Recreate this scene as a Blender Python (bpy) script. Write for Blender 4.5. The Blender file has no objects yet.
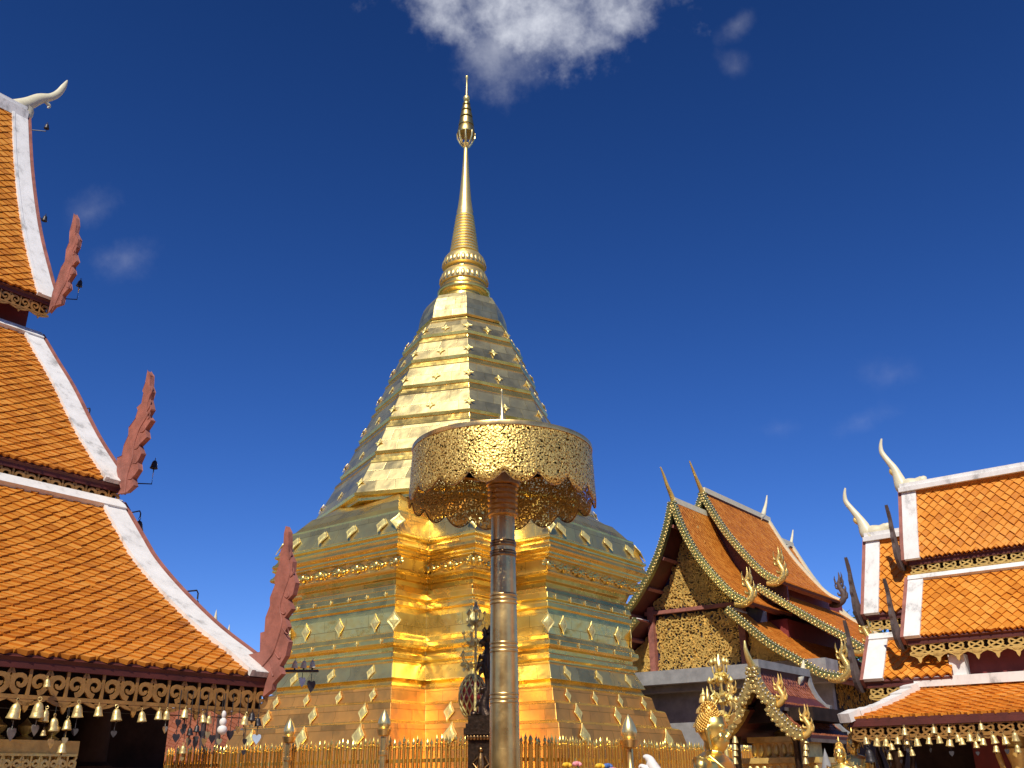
import bpy, bmesh, math, random
from mathutils import Vector as V, Matrix
from mathutils.geometry import tessellate_polygon
random.seed(11)
rad = math.radians
PI = math.pi
scn = bpy.context.scene
COL = scn.collection

# ------------------------------------------------------------------ camera
FPX = 960.0; PITCH = rad(22.4); ROLL = rad(0.4)
CAM = V((0, 0, 1.6))
_F = V((0, math.cos(PITCH), math.sin(PITCH)))
_U0 = V((0, -math.sin(PITCH), math.cos(PITCH)))
_R0 = V((1, 0, 0))
_R = _R0*math.cos(ROLL) - _U0*math.sin(ROLL)
_U = _U0*math.cos(ROLL) + _R0*math.sin(ROLL)
cd = bpy.data.cameras.new('camera'); cam = bpy.data.objects.new('camera', cd); COL.objects.link(cam)
cd.sensor_width = 36; cd.lens = 36*FPX/1024; cd.clip_start = .05; cd.clip_end = 5000
cam.matrix_world = Matrix(((_R.x, _U.x, -_F.x, CAM.x), (_R.y, _U.y, -_F.y, CAM.y), (_R.z, _U.z, -_F.z, CAM.z), (0, 0, 0, 1)))
scn.camera = cam
def ray(x, y): return _F*FPX + _R*(x-512) + _U*(384-y)
def at_range(x, y, r):
    d = ray(x, y); return CAM + d*(r/math.hypot(d.x, d.y))
def on_plane(x, y, P, n):
    d = ray(x, y); return CAM + d*((P-CAM).dot(n)/d.dot(n))
def pxm(P):            # metres per pixel at a point
    return (P-CAM).dot(_F)/FPX
Z = V((0, 0, 1))
e1 = V((math.sin(rad(-52)), math.cos(rad(-52)), 0))    # court axis running away to the left
e2 = V((math.sin(rad(38)), math.cos(rad(38)), 0))      # court axis running away to the right
def flat(p, z=0): return V((p.x, p.y, z))

# ------------------------------------------------------------------ materials
def newmat(name):
    m = bpy.data.materials.new(name); m.use_nodes = True
    nt = m.node_tree; b = nt.nodes['Principled BSDF']
    return m, nt, b
def nd(nt, t, **kw):
    n = nt.nodes.new(t)
    for k, v in kw.items():
        if k in n.inputs.keys(): n.inputs[k].default_value = v
        else: setattr(n, k, v)
    return n
def ramp(nt, src, stops):
    r = nt.nodes.new('ShaderNodeValToRGB'); el = r.color_ramp.elements
    while len(el) < len(stops): el.new(.5)
    for e, (p, c) in zip(el, stops): e.position = p; e.color = (*c, 1) if len(c) == 3 else c
    nt.links.new(src, r.inputs['Fac']); return r
def coords(nt): return nt.nodes.new('ShaderNodeNewGeometry').outputs['Position']

def simple(name, col, rough=.6, metal=0, var=.25, scale=6, bump=.0, bscale=30, spec=.5, detail=5, bdist=.01, roughvar=.0):
    m, nt, b = newmat(name)
    P = coords(nt)
    n = nd(nt, 'ShaderNodeTexNoise', Scale=scale, Detail=detail, Roughness=.6); nt.links.new(P, n.inputs['Vector'])
    lo = tuple(c*(1-var) for c in col); hi = tuple(min(1, c*(1+var)) for c in col)
    r = ramp(nt, n.outputs['Fac'], [(.3, lo), (.7, hi)])
    nt.links.new(r.outputs['Color'], b.inputs['Base Color'])
    b.inputs['Roughness'].default_value = rough; b.inputs['Metallic'].default_value = metal
    b.inputs['Specular IOR Level'].default_value = spec
    if roughvar:
        mr = nd(nt, 'ShaderNodeMapRange'); mr.inputs['To Min'].default_value = max(.03, rough-roughvar); mr.inputs['To Max'].default_value = rough+roughvar
        mr.inputs['From Min'].default_value = .3; mr.inputs['From Max'].default_value = .7
        nt.links.new(n.outputs['Fac'], mr.inputs['Value']); nt.links.new(mr.outputs[0], b.inputs['Roughness'])
    if bump:
        n2 = nd(nt, 'ShaderNodeTexNoise', Scale=bscale, Detail=4); nt.links.new(P, n2.inputs['Vector'])
        bp = nd(nt, 'ShaderNodeBump', Strength=bump, Distance=bdist); nt.links.new(n2.outputs['Fac'], bp.inputs['Height'])
        nt.links.new(bp.outputs['Normal'], b.inputs['Normal'])
    return m

def chedi_gold(name, col, rough, seam_w, seam_h, dent=.35, seam=True, metal=.9):
    m, nt, b = newmat(name)
    uv = nt.nodes.new('ShaderNodeUVMap').outputs['UV']; P = coords(nt)
    b.inputs['Metallic'].default_value = metal
    n1 = nd(nt, 'ShaderNodeTexNoise', Scale=2.2, Detail=5, Roughness=.6); nt.links.new(P, n1.inputs['Vector'])
    n2 = nd(nt, 'ShaderNodeTexNoise', Scale=1.6, Detail=2, Roughness=.5); nt.links.new(P, n2.inputs['Vector'])
    n3 = nd(nt, 'ShaderNodeTexNoise', Scale=9, Detail=3, Roughness=.5); nt.links.new(P, n3.inputs['Vector'])
    br = nd(nt, 'ShaderNodeTexBrick', Scale=1.0); br.offset = .5
    br.inputs['Brick Width'].default_value = seam_w; br.inputs['Row Height'].default_value = seam_h
    br.inputs['Mortar Size'].default_value = .008; br.inputs['Mortar Smooth'].default_value = .3
    br.inputs['Color1'].default_value = (.3, .3, .3, 1); br.inputs['Color2'].default_value = (.7, .7, .7, 1); br.inputs['Mortar'].default_value = (.5, .5, .5, 1)
    nt.links.new(uv, br.inputs['Vector'])
    # sheet colour: each gilded sheet slightly different, tarnish patches
    mixv = nd(nt, 'ShaderNodeMath', operation='MULTIPLY_ADD'); mixv.inputs[1].default_value = .55; mixv.inputs[2].default_value = 0
    nt.links.new(br.outputs['Color'], mixv.inputs[0])
    add = nd(nt, 'ShaderNodeMath', operation='MULTIPLY_ADD'); add.inputs[1].default_value = .5
    nt.links.new(n1.outputs['Fac'], add.inputs[0]); nt.links.new(mixv.outputs[0], add.inputs[2])
    dark = tuple(c*.72 for c in col)
    r = ramp(nt, add.outputs[0], [(.33, dark), (.5, col), (.7, tuple(min(1, c*1.12) for c in col))])
    mixc = nd(nt, 'ShaderNodeMix', data_type='RGBA')
    nt.links.new(br.outputs['Fac'], mixc.inputs[0]); nt.links.new(r.outputs['Color'], mixc.inputs[6]); mixc.inputs[7].default_value = (col[0]*.6, col[1]*.55, col[2]*.45, 1)
    nt.links.new(mixc.outputs[2] if seam else r.outputs['Color'], b.inputs['Base Color'])
    mr = nd(nt, 'ShaderNodeMapRange'); mr.inputs['From Min'].default_value = .3; mr.inputs['From Max'].default_value = .75
    mr.inputs['To Min'].default_value = max(.04, rough-.08); mr.inputs['To Max'].default_value = rough+.12
    nt.links.new(add.outputs[0], mr.inputs['Value']); nt.links.new(mr.outputs[0], b.inputs['Roughness'])
    # bumps: buckled sheets + seams
    b1 = nd(nt, 'ShaderNodeBump', Strength=dent, Distance=.12); nt.links.new(n2.outputs['Fac'], b1.inputs['Height'])
    b2 = nd(nt, 'ShaderNodeBump', Strength=dent*.6, Distance=.02); nt.links.new(n3.outputs['Fac'], b2.inputs['Height']); nt.links.new(b1.outputs['Normal'], b2.inputs['Normal'])
    b3 = nd(nt, 'ShaderNodeBump', Strength=.22 if seam else 0, Distance=.015); b3.invert = True
    nt.links.new(br.outputs['Fac'], b3.inputs['Height']); nt.links.new(b2.outputs['Normal'], b3.inputs['Normal'])
    b4 = nd(nt, 'ShaderNodeBump', Strength=.12, Distance=.05); nt.links.new(br.outputs['Color'], b4.inputs['Height']); nt.links.new(b3.outputs['Normal'], b4.inputs['Normal'])
    nt.links.new((b4 if seam else b2).outputs['Normal'], b.inputs['Normal'])
    return m

def tile_mat(name, c_dark, c_mid, c_light):
    m, nt, b = newmat(name)
    a = nt.nodes.new('ShaderNodeAttribute'); a.attribute_name = 'tone'
    P = coords(nt)
    n = nd(nt, 'ShaderNodeTexNoise', Scale=1.1, Detail=6, Roughness=.65); nt.links.new(P, n.inputs['Vector'])
    n2 = nd(nt, 'ShaderNodeTexNoise', Scale=45, Detail=3); nt.links.new(P, n2.inputs['Vector'])
    s = nd(nt, 'ShaderNodeMath', operation='MULTIPLY_ADD'); s.inputs[1].default_value = .6
    nt.links.new(n.outputs['Fac'], s.inputs[0])
    k = nd(nt, 'ShaderNodeMath', operation='MULTIPLY'); k.inputs[1].default_value = .45; nt.links.new(a.outputs['Fac'], k.inputs[0]); nt.links.new(k.outputs[0], s.inputs[2])
    r = ramp(nt, s.outputs[0], [(.2, c_dark), (.5, c_mid), (.8, c_light)])
    st = nd(nt, 'ShaderNodeTexNoise', Scale=2.3, Detail=8, Roughness=.75); nt.links.new(P, st.inputs['Vector'])
    sr = ramp(nt, st.outputs['Fac'], [(.58, (0, 0, 0)), (.76, (.4, .4, .4))])
    mx_ = nd(nt, 'ShaderNodeMix', data_type='RGBA'); nt.links.new(sr.outputs['Color'], mx_.inputs[0]); nt.links.new(r.outputs['Color'], mx_.inputs[6]); mx_.inputs[7].default_value = (.12, .06, .03, 1)
    nt.links.new(mx_.outputs[2], b.inputs['Base Color']); b.inputs['Roughness'].default_value = .5
    b.inputs['Specular IOR Level'].default_value = .35
    bp = nd(nt, 'ShaderNodeBump', Strength=.25, Distance=.004); nt.links.new(n2.outputs['Fac'], bp.inputs['Height']); nt.links.new(bp.outputs['Normal'], b.inputs['Normal'])
    return m

def white_plaster(name):
    m, nt, b = newmat(name); P = coords(nt)
    mp = nd(nt, 'ShaderNodeMapping'); mp.inputs['Scale'].default_value = (1, 1, .5); nt.links.new(P, mp.inputs['Vector'])
    n = nd(nt, 'ShaderNodeTexNoise', Scale=4.5, Detail=8, Roughness=.7); nt.links.new(mp.outputs[0], n.inputs['Vector'])
    r = ramp(nt, n.outputs['Fac'], [(.32, (.36, .35, .33)), (.46, (.74, .72, .68)), (.6, (.82, .8, .76))])
    nt.links.new(r.outputs['Color'], b.inputs['Base Color']); b.inputs['Roughness'].default_value = .7
    bp = nd(nt, 'ShaderNodeBump', Strength=.2, Distance=.01); nt.links.new(n.outputs['Fac'], bp.inputs['Height']); nt.links.new(bp.outputs['Normal'], b.inputs['Normal'])
    return m

def filigree(name):
    m, nt, b = newmat(name); P = coords(nt)
    vo = nd(nt, 'ShaderNodeTexVoronoi', Scale=34); nt.links.new(P, vo.inputs['Vector'])
    n = nd(nt, 'ShaderNodeTexNoise', Scale=48, Detail=3); nt.links.new(P, n.inputs['Vector'])
    b.inputs['Metallic'].default_value = .72; b.inputs['Roughness'].default_value = .4
    r = ramp(nt, n.outputs['Fac'], [(.3, (.58, .34, .07)), (.6, (1, .74, .22))]); nt.links.new(r.outputs['Color'], b.inputs['Base Color'])
    ho = nd(nt, 'ShaderNodeTexNoise', Scale=38, Detail=1.5); nt.links.new(P, ho.inputs['Vector'])
    cut = nd(nt, 'ShaderNodeMath', operation='GREATER_THAN'); cut.inputs[1].default_value = .475; nt.links.new(ho.outputs['Fac'], cut.inputs[0])
    ve = nd(nt, 'ShaderNodeTexVoronoi', Scale=7.5, feature='DISTANCE_TO_EDGE'); wv = nd(nt, 'ShaderNodeTexNoise', Scale=9, Detail=2); nt.links.new(P, wv.inputs['Vector'])
    wm = nd(nt, 'ShaderNodeVectorMath', operation='MULTIPLY_ADD'); wm.inputs[1].default_value = (.09, .09, .09); nt.links.new(wv.outputs['Color'], wm.inputs[0]); nt.links.new(P, wm.inputs[2]); nt.links.new(wm.outputs[0], ve.inputs['Vector'])
    rib = nd(nt, 'ShaderNodeMath', operation='LESS_THAN'); rib.inputs[1].default_value = .035; nt.links.new(ve.outputs['Distance'], rib.inputs[0])
    keep = nd(nt, 'ShaderNodeMath', operation='MAXIMUM'); nt.links.new(cut.outputs[0], keep.inputs[0]); nt.links.new(rib.outputs[0], keep.inputs[1])
    nt.links.new(keep.outputs[0], b.inputs['Alpha'])
    b1 = nd(nt, 'ShaderNodeBump', Strength=.5, Distance=.012); nt.links.new(vo.outputs['Distance'], b1.inputs['Height'])
    b2 = nd(nt, 'ShaderNodeBump', Strength=.5, Distance=.01); nt.links.new(n.outputs['Fac'], b2.inputs['Height']); nt.links.new(b1.outputs['Normal'], b2.inputs['Normal'])
    b3 = nd(nt, 'ShaderNodeBump', Strength=.5, Distance=.02); nt.links.new(rib.outputs[0], b3.inputs['Height']); nt.links.new(b2.outputs['Normal'], b3.inputs['Normal'])
    nt.links.new(b3.outputs['Normal'], b.inputs['Normal'])
    return m

M = {}
M['gold_up'] = chedi_gold('gilded_copper_upper', (.93, .75, .34), .36, .55, .36, .2, metal=.95)
M['gold'] = chedi_gold('gilded_copper', (1, .76, .26), .29, .75, .42, .4)
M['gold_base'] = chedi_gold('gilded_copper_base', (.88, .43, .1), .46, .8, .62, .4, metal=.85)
M['gold_trim'] = chedi_gold('gilded_moulding', (1, .69, .18), .26, 1, 1, .35, seam=False)
M['gold_orn'] = simple('gilded_ornament', (1, .74, .27), .45, .65, .2, 9, .7, 30)
M['gold_bright'] = simple('bright_gold', (1, .76, .34), .33, .85, .12, 5, .12, 12)
M['brass'] = simple('aged_brass', (.88, .58, .22), .33, .9, .22, 4, .15, 18, roughvar=.08)
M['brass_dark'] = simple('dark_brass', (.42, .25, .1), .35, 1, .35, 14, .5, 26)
M['gold_spire'] = simple('gilded_spire', (1, .7, .26), .4, .8, .12, 3, .12, 10)
M['filigree'] = filigree('pierced_gilt_sheet')
M['bell'] = simple('bell_brass', (.85, .62, .26), .4, .6, .3, 30, .2, 60)
M['bell_dark'] = simple('tarnished_bell', (.06, .055, .055), .45, .7, .4, 25, .2, 60)
M['leaf_gold'] = simple('gilt_leaf', (.75, .58, .26), .35, .8, .25, 30)
M['leaf_grey'] = simple('tin_leaf', (.3, .29, .25), .5, .4, .25, 30)
M['leaf_blue'] = simple('pale_blue_enamel', (.5, .63, .78), .4, 0, .1, 20)
M['leaf_dark'] = simple('dark_tin_leaf', (.05, .045, .05), .5, .3, .25, 30)
M['paper'] = simple('white_paper', (.8, .76, .72), .7, 0, .05, 20)
M['wire'] = simple('dark_wire', (.05, .05, .05), .5, .5)
M['tile'] = tile_mat('orange_clay_tile', (.42, .135, .015), (.62, .235, .026), (.7, .3, .05))
M['tile_r'] = tile_mat('golden_orange_clay_tile', (.5, .16, .015), (.68, .25, .025), (.75, .32, .05))
M['tile_m'] = tile_mat('russet_clay_tile', (.42, .13, .016), (.6, .205, .024), (.68, .27, .04))
M['tile_s'] = tile_mat('brown_clay_tile', (.24, .075, .035), (.37, .12, .055), (.45, .16, .08))
M['white'] = white_plaster('weathered_white_plaster')
M['cream'] = simple('cream_glaze', (.72, .66, .45), .4, 0, .1, 8)
M['redwood'] = simple('faded_red_wood', (.31, .115, .085), .7, 0, .3, 7, .4, 30)
M['darkred'] = simple('dark_red_wood', (.1, .02, .014), .6, 0, .3, 5, .2, 20)
M['maroon'] = simple('maroon_paint', (.22, .035, .03), .6, 0, .2, 5, .2, 20)
M['greywood'] = simple('weathered_grey_wood', (.09, .065, .06), .7, .1, .4, 12, .4, 25)
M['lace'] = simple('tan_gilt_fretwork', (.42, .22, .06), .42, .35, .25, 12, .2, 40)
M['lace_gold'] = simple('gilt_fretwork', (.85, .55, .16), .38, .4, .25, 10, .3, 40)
M['mosaic'] = simple('gilt_glass_mosaic', (.6, .43, .14), .3, .6, .45, 26, .4, 40)
M['mosaic_green'] = simple('green_glass_mosaic', (.24, .26, .11), .28, .6, .5, 26, .4, 40)
M['bead'] = simple('pale_glass_bead', (.75, .72, .58), .25, .2, .15, 20)
M['grey'] = simple('grey_cement', (.27, .27, .27), .8, 0, .25, 3, .3, 20)
M['stone'] = simple('brown_stone', (.17, .13, .11), .8, 0, .3, 4, .3, 20)
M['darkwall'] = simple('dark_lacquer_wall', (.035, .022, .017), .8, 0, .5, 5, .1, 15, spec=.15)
M['blueglass'] = simple('dark_blue_glass_ground', (.035, .035, .07), .25, 0, .3, 5)
M['bronze'] = simple('dark_bronze', (.07, .045, .03), .35, .8, .5, 18, .5, 30)
M['red_lacquer'] = simple('red_lacquer', (.45, .05, .03), .35, 0, .2, 10)
M['skin_gold'] = simple('polished_gilding', (.98, .68, .2), .36, 1, .12, 6, .12, 15)
M['hair_gold'] = simple('gilded_curls', (.85, .55, .15), .48, 1, .25, 20, .3, 60)
M['foliage'] = simple('tree_leaves', (.05, .09, .025), .55, 0, .45, 8)
M['bark'] = simple('bark', (.12, .09, .065), .85, 0, .3, 10)
M['yellow_petal'] = simple('yellow_petal', (.8, .5, .03), .6); M['pink_petal'] = simple('pink_petal', (.75, .3, .32), .6)
M['blue_petal'] = simple('blue_petal', (.07, .16, .42), .6); M['white_petal'] = simple('white_petal', (.8, .78, .74), .6)
M['green'] = simple('leaf_green', (.06, .12, .03), .6)

def ground_mat():
    m, nt, b = newmat('courtyard_paving'); P = coords(nt)
    mp = nd(nt, 'ShaderNodeMapping'); mp.inputs['Rotation'].default_value = (0, 0, rad(-38)); nt.links.new(P, mp.inputs['Vector'])
    br = nd(nt, 'ShaderNodeTexBrick', Scale=1); br.offset = 0; br.inputs['Brick Width'].default_value = .6; br.inputs['Row Height'].default_value = .6; br.inputs['Mortar Size'].default_value = .006
    br.inputs['Color1'].default_value = (.36, .2, .12, 1); br.inputs['Color2'].default_value = (.43, .25, .15, 1); br.inputs['Mortar'].default_value = (.16, .13, .11, 1)
    nt.links.new(mp.outputs[0], br.inputs['Vector'])
    nt.links.new(br.outputs['Color'], b.inputs['Base Color']); b.inputs['Roughness'].default_value = .45
    return m
M['ground'] = ground_mat()
M['hill'] = simple('wooded_hill', (.05, .08, .03), .9, 0, .5, .05)

# ------------------------------------------------------------------ object helpers
ORG = {}
def tag(o, label, cat, group=None):
    o['label'] = label; o['category'] = cat
    if group: o['group'] = group
    return o
def thing(name, label, cat, loc, group=None):
    o = bpy.data.objects.new(name, None); o.empty_display_size = .2; COL.objects.link(o)
    o.location = loc; ORG[o] = V(loc); return tag(o, label, cat, group)
class MB:
    def __init__(s): s.v = []; s.f = []; s.mi = []; s.uv = []; s.c = []; s.hasuv = False; s.hasc = False
    def vert(s, p): s.v.append((p[0], p[1], p[2])); return len(s.v)-1
    def face(s, idx, mi=0, uv=None, c=.5):
        s.f.append(idx); s.mi.append(mi); s.uv.append(uv); s.c.append(c)
        if uv: s.hasuv = True
    def poly(s, pts, mi=0, uv=None, c=.5): s.face([s.vert(p) for p in pts], mi, uv, c)
    def grid(s, rows, closed=False, mi=0, c=.5, flip=False):
        ids = [[s.vert(p) for p in r] for r in rows]; n = len(rows[0])
        for i in range(len(rows)-1):
            for j in range(n if closed else n-1):
                k = (j+1) % n; q = [ids[i][j], ids[i][k], ids[i+1][k], ids[i+1][j]]
                s.face(q[::-1] if flip else q, mi, None, c)
        return ids
    def cap(s, ids, mi=0, c=.5): s.face(list(ids), mi, None, c)
    def box(s, c, ax, ay, az, mi=0):        # centre and three half-extent vectors
        c = V(c); P = [c+ax*i+ay*j+az*k for k in (-1, 1) for j in (-1, 1) for i in (-1, 1)]
        b = [s.vert(p) for p in P]
        for q in ((0, 2, 3, 1), (4, 5, 7, 6), (0, 1, 5, 4), (2, 6, 7, 3), (0, 4, 6, 2), (1, 3, 7, 5)): s.face([b[i] for i in q], mi)
    def prism(s, pts, ext, mi=0):
        pts = [V(p) for p in pts]; n = len(pts)
        a = [s.vert(p) for p in pts]; b = [s.vert(p+ext) for p in pts]
        for t in tessellate_polygon([pts]):
            s.face([a[i] for i in t], mi); s.face([b[i] for i in t][::-1], mi)
        for i in range(n):
            j = (i+1) % n; s.face([a[i], a[j], b[j], b[i]], mi)
    def tube(s, pts, rs, n=8, mi=0, cap=True, flat=1.0, side=None):
        pts = [V(p) for p in pts]; rows = []
        if not isinstance(rs, (list, tuple)): rs = [rs]*len(pts)
        up = V((.31, .17, .93)) if side is None else V(side)
        for i, p in enumerate(pts):
            t = (pts[min(i+1, len(pts)-1)]-pts[max(i-1, 0)]).normalized()
            x = (up - t*up.dot(t)).normalized(); y = t.cross(x)
            rows.append([p + x*(rs[i]*flat*math.cos(2*PI*k/n)) + y*(rs[i]*math.sin(2*PI*k/n)) for k in range(n)])
        ids = s.grid(rows, True, mi)
        if cap: s.cap(ids[0][::-1], mi); s.cap(ids[-1], mi)
    def lathe(s, c, prof, n=24, mi=0, axis=None, squash=None):
        c = V(c); A = V(axis) if axis else Z
        x = (V((1, 0, 0)) - A*A.x).normalized() if abs(A.x) < .9 else V((0, 1, 0)); y = A.cross(x)
        rows = [[c + A*z + x*(r*math.cos(2*PI*k/n)) + y*(r*math.sin(2*PI*k/n)) for k in range(n)] for r, z in prof]
        ids = s.grid(rows, True, mi)
        if prof[0][0] > 1e-4: s.cap(ids[0][::-1], mi)
        if prof[-1][0] > 1e-4: s.cap(ids[-1], mi)
    def ball(s, c, r, n=10, mi=0, sc=(1, 1, 1), ax=None):
        c = V(c); X, Y, Zz = ax if ax else (V((1, 0, 0)), V((0, 1, 0)), Z); m = max(5, n//2+1); rows = []
        for i in range(m+1):
            a = -PI/2+PI*i/m
            rows.append([c + X*(r*sc[0]*math.cos(a)*math.cos(2*PI*k/n)) + Y*(r*sc[1]*math.cos(a)*math.sin(2*PI*k/n)) + Zz*(r*sc[2]*math.sin(a)) for k in range(n)])
        s.grid(rows, True, mi)
    def ribbon(s, P, hw, mapf, th, mi=0):   # 2D polyline -> flat strip with thickness along the map's normal
        n = len(P)
        if not isinstance(hw, (list, tuple)): hw = [hw]*n
        L = []; Rr = []
        for i in range(n):
            a = P[max(i-1, 0)]; b = P[min(i+1, n-1)]; dx, dy = b[0]-a[0], b[1]-a[1]; d = math.hypot(dx, dy) or 1
            nx, ny = -dy/d*hw[i], dx/d*hw[i]
            L.append((P[i][0]+nx, P[i][1]+ny)); Rr.append((P[i][0]-nx, P[i][1]-ny))
        f = [[mapf(q[0], q[1], th) for q in L], [mapf(q[0], q[1], th) for q in Rr]]
        bk = [[mapf(q[0], q[1], 0) for q in Rr], [mapf(q[0], q[1], 0) for q in L]]
        s.grid([bk[1], f[0], f[1], bk[0]], False, mi)
    def build(s, name, mats, parent=None, smooth=None, label=None, origin=None, local=False):
        o0 = ORG.get(parent, V((0, 0, 0))) if parent else (V(origin) if origin is not None else V((0, 0, 0)))
        keep = o0
        if local: o0 = V((0, 0, 0))
        me = bpy.data.meshes.new(name)
        me.from_pydata([(v[0]-o0.x, v[1]-o0.y, v[2]-o0.z) for v in s.v], [], s.f)
        mats = mats if isinstance(mats, (list, tuple)) else [mats]
        for m in mats: me.materials.append(M[m] if isinstance(m, str) else m)
        if len(mats) > 1: me.polygons.foreach_set('material_index', s.mi)
        if s.hasuv:
            ul = me.uv_layers.new(name='UVMap')
            for p, u in zip(me.polygons, s.uv):
                if u:
                    for li, q in zip(p.loop_indices, u): ul.data[li].uv = q
        if s.hasc:
            ca = me.color_attributes.new('tone', 'FLOAT_COLOR', 'CORNER'); arr = []
            for p, c in zip(me.polygons, s.c): arr += [c, c, c, 1]*p.loop_total
            ca.data.foreach_set('color', arr)
        if smooth is not None:
            me.polygons.foreach_set('use_smooth', [True]*len(me.polygons)); me.set_sharp_from_angle(angle=rad(smooth))
        me.update()
        o = bpy.data.objects.new(name, me); COL.objects.link(o)
        if parent:
            o.parent = parent; ORG[o] = keep
        else: o.location = o0; ORG[o] = o0
        if label: o['label'] = label
        return o
def copy_tree(o, loc=None, parent=None, rotz=None, scale=None):
    c = o.copy(); COL.objects.link(c)
    if parent: c.parent = parent
    if loc is not None: c.location = loc
    if rotz is not None: c.rotation_euler.z = rotz
    if scale is not None: c.scale = (scale, scale, scale)
    for ch in list(o.children): copy_tree(ch, parent=c)
    return c

def smooth_curve(P, n=6):
    """Catmull-Rom through 2D/3D tuples"""
    out = []; m = len(P); d = len(P[0])
    for i in range(m-1):
        p0, p1, p2, p3 = P[max(i-1, 0)], P[i], P[i+1], P[min(i+2, m-1)]
        for k in range(n):
            t = k/n
            out.append(tuple(.5*((2*p1[j]) + (-p0[j]+p2[j])*t + (2*p0[j]-5*p1[j]+4*p2[j]-p3[j])*t*t + (-p0[j]+3*p1[j]-3*p2[j]+p3[j])*t**3) for j in range(d)))
    out.append(tuple(P[-1])); return out

# ------------------------------------------------------------------ roof kit
class Roof:
    """Curved roof slope: profile [(s,z)] in the plane (o, Z), extruded along l from L=0 (gable end)."""
    def __init__(s, O, o, l, prof, sm=5):
        s.O = flat(O); s.o = o; s.l = l; s.p = smooth_curve(prof, sm)
        s.t = [0]
        for a, b in zip(s.p, s.p[1:]): s.t.append(s.t[-1]+math.hypot(b[0]-a[0], b[1]-a[1]))
        s.T = s.t[-1]
    def at(s, t):
        t = max(0, min(s.T, t)); i = 0
        while i < len(s.t)-2 and s.t[i+1] < t: i += 1
        a, b = s.p[i], s.p[i+1]; d = s.t[i+1]-s.t[i] or 1; f = (t-s.t[i])/d
        ds, dz = (b[0]-a[0])/d, (b[1]-a[1])/d
        return a[0]+(b[0]-a[0])*f, a[1]+(b[1]-a[1])*f, -dz, ds
    def P(s, L, t, n=0):
        a, z, ns, nz = s.at(t); return s.O + s.o*(a+ns*n) + Z*(z+nz*n) + s.l*L
    def slab(s, mb, L0, L1, na, nb, t0=0, t1=None, mi=0, step=.25):
        t1 = s.T if t1 is None else t1; N = max(2, int((t1-t0)/step)); ts = [t0+(t1-t0)*i/N for i in range(N+1)]
        rows = [[s.P(L0, t, na) for t in ts], [s.P(L0, t, nb) for t in ts], [s.P(L1, t, nb) for t in ts], [s.P(L1, t, na) for t in ts], [s.P(L0, t, na) for t in ts]]
        ids = mb.grid(rows, False, mi)
        for e in (0, -1): mb.face([ids[k][e] for k in range(4)], mi)
    def tiles(s, mb, L0, L1, w, ex, thick=.018, maxt=None):
        mb.hasc = True; nrow = int(s.T/ex)+1
        for r in range(nrow):
            tip = min(s.T+.01, (r+1)*ex); sh = tip-ex*.95; top = tip-ex*2.05
            nc = int((L1-L0)/w)+2
            for c in range(nc):
                x = L0+(c+(.5 if r % 2 else 0))*w
                if x-w/2 > L1: continue
                j = random.uniform(-.006, .006); lift = thick*random.uniform(.75, 1.3); tone = random.random(); j += (random.random() < .04)*random.uniform(-.02, .03); skew = random.uniform(-.006, .006)
                f = lambda xx: max(L0, min(L1, xx))
                a, b, m = f(x-w*.495), f(x+w*.495), f(x)
                if b-a < .01: continue
                top_ = max(0, top)
                A = mb.vert(s.P(a, top_, .004)); B = mb.vert(s.P(b, top_, .004))
                C = mb.vert(s.P(b, max(0, sh+j), lift*.9)); E = mb.vert(s.P(a, max(0, sh+j+skew), lift*.9)); D = mb.vert(s.P(m+skew, tip+j, lift+.006))
                C2 = mb.vert(s.P(b, max(0, sh+j), -.004)); E2 = mb.vert(s.P(a, max(0, sh+j), -.004)); D2 = mb.vert(s.P(m, tip+j, -.002))
                mb.face([A, B, C, D, E], 0, None, tone); mb.face([C, C2, D2, D], 0, None, tone*.5); mb.face([D, D2, E2, E], 0, None, tone*.5)

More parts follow.
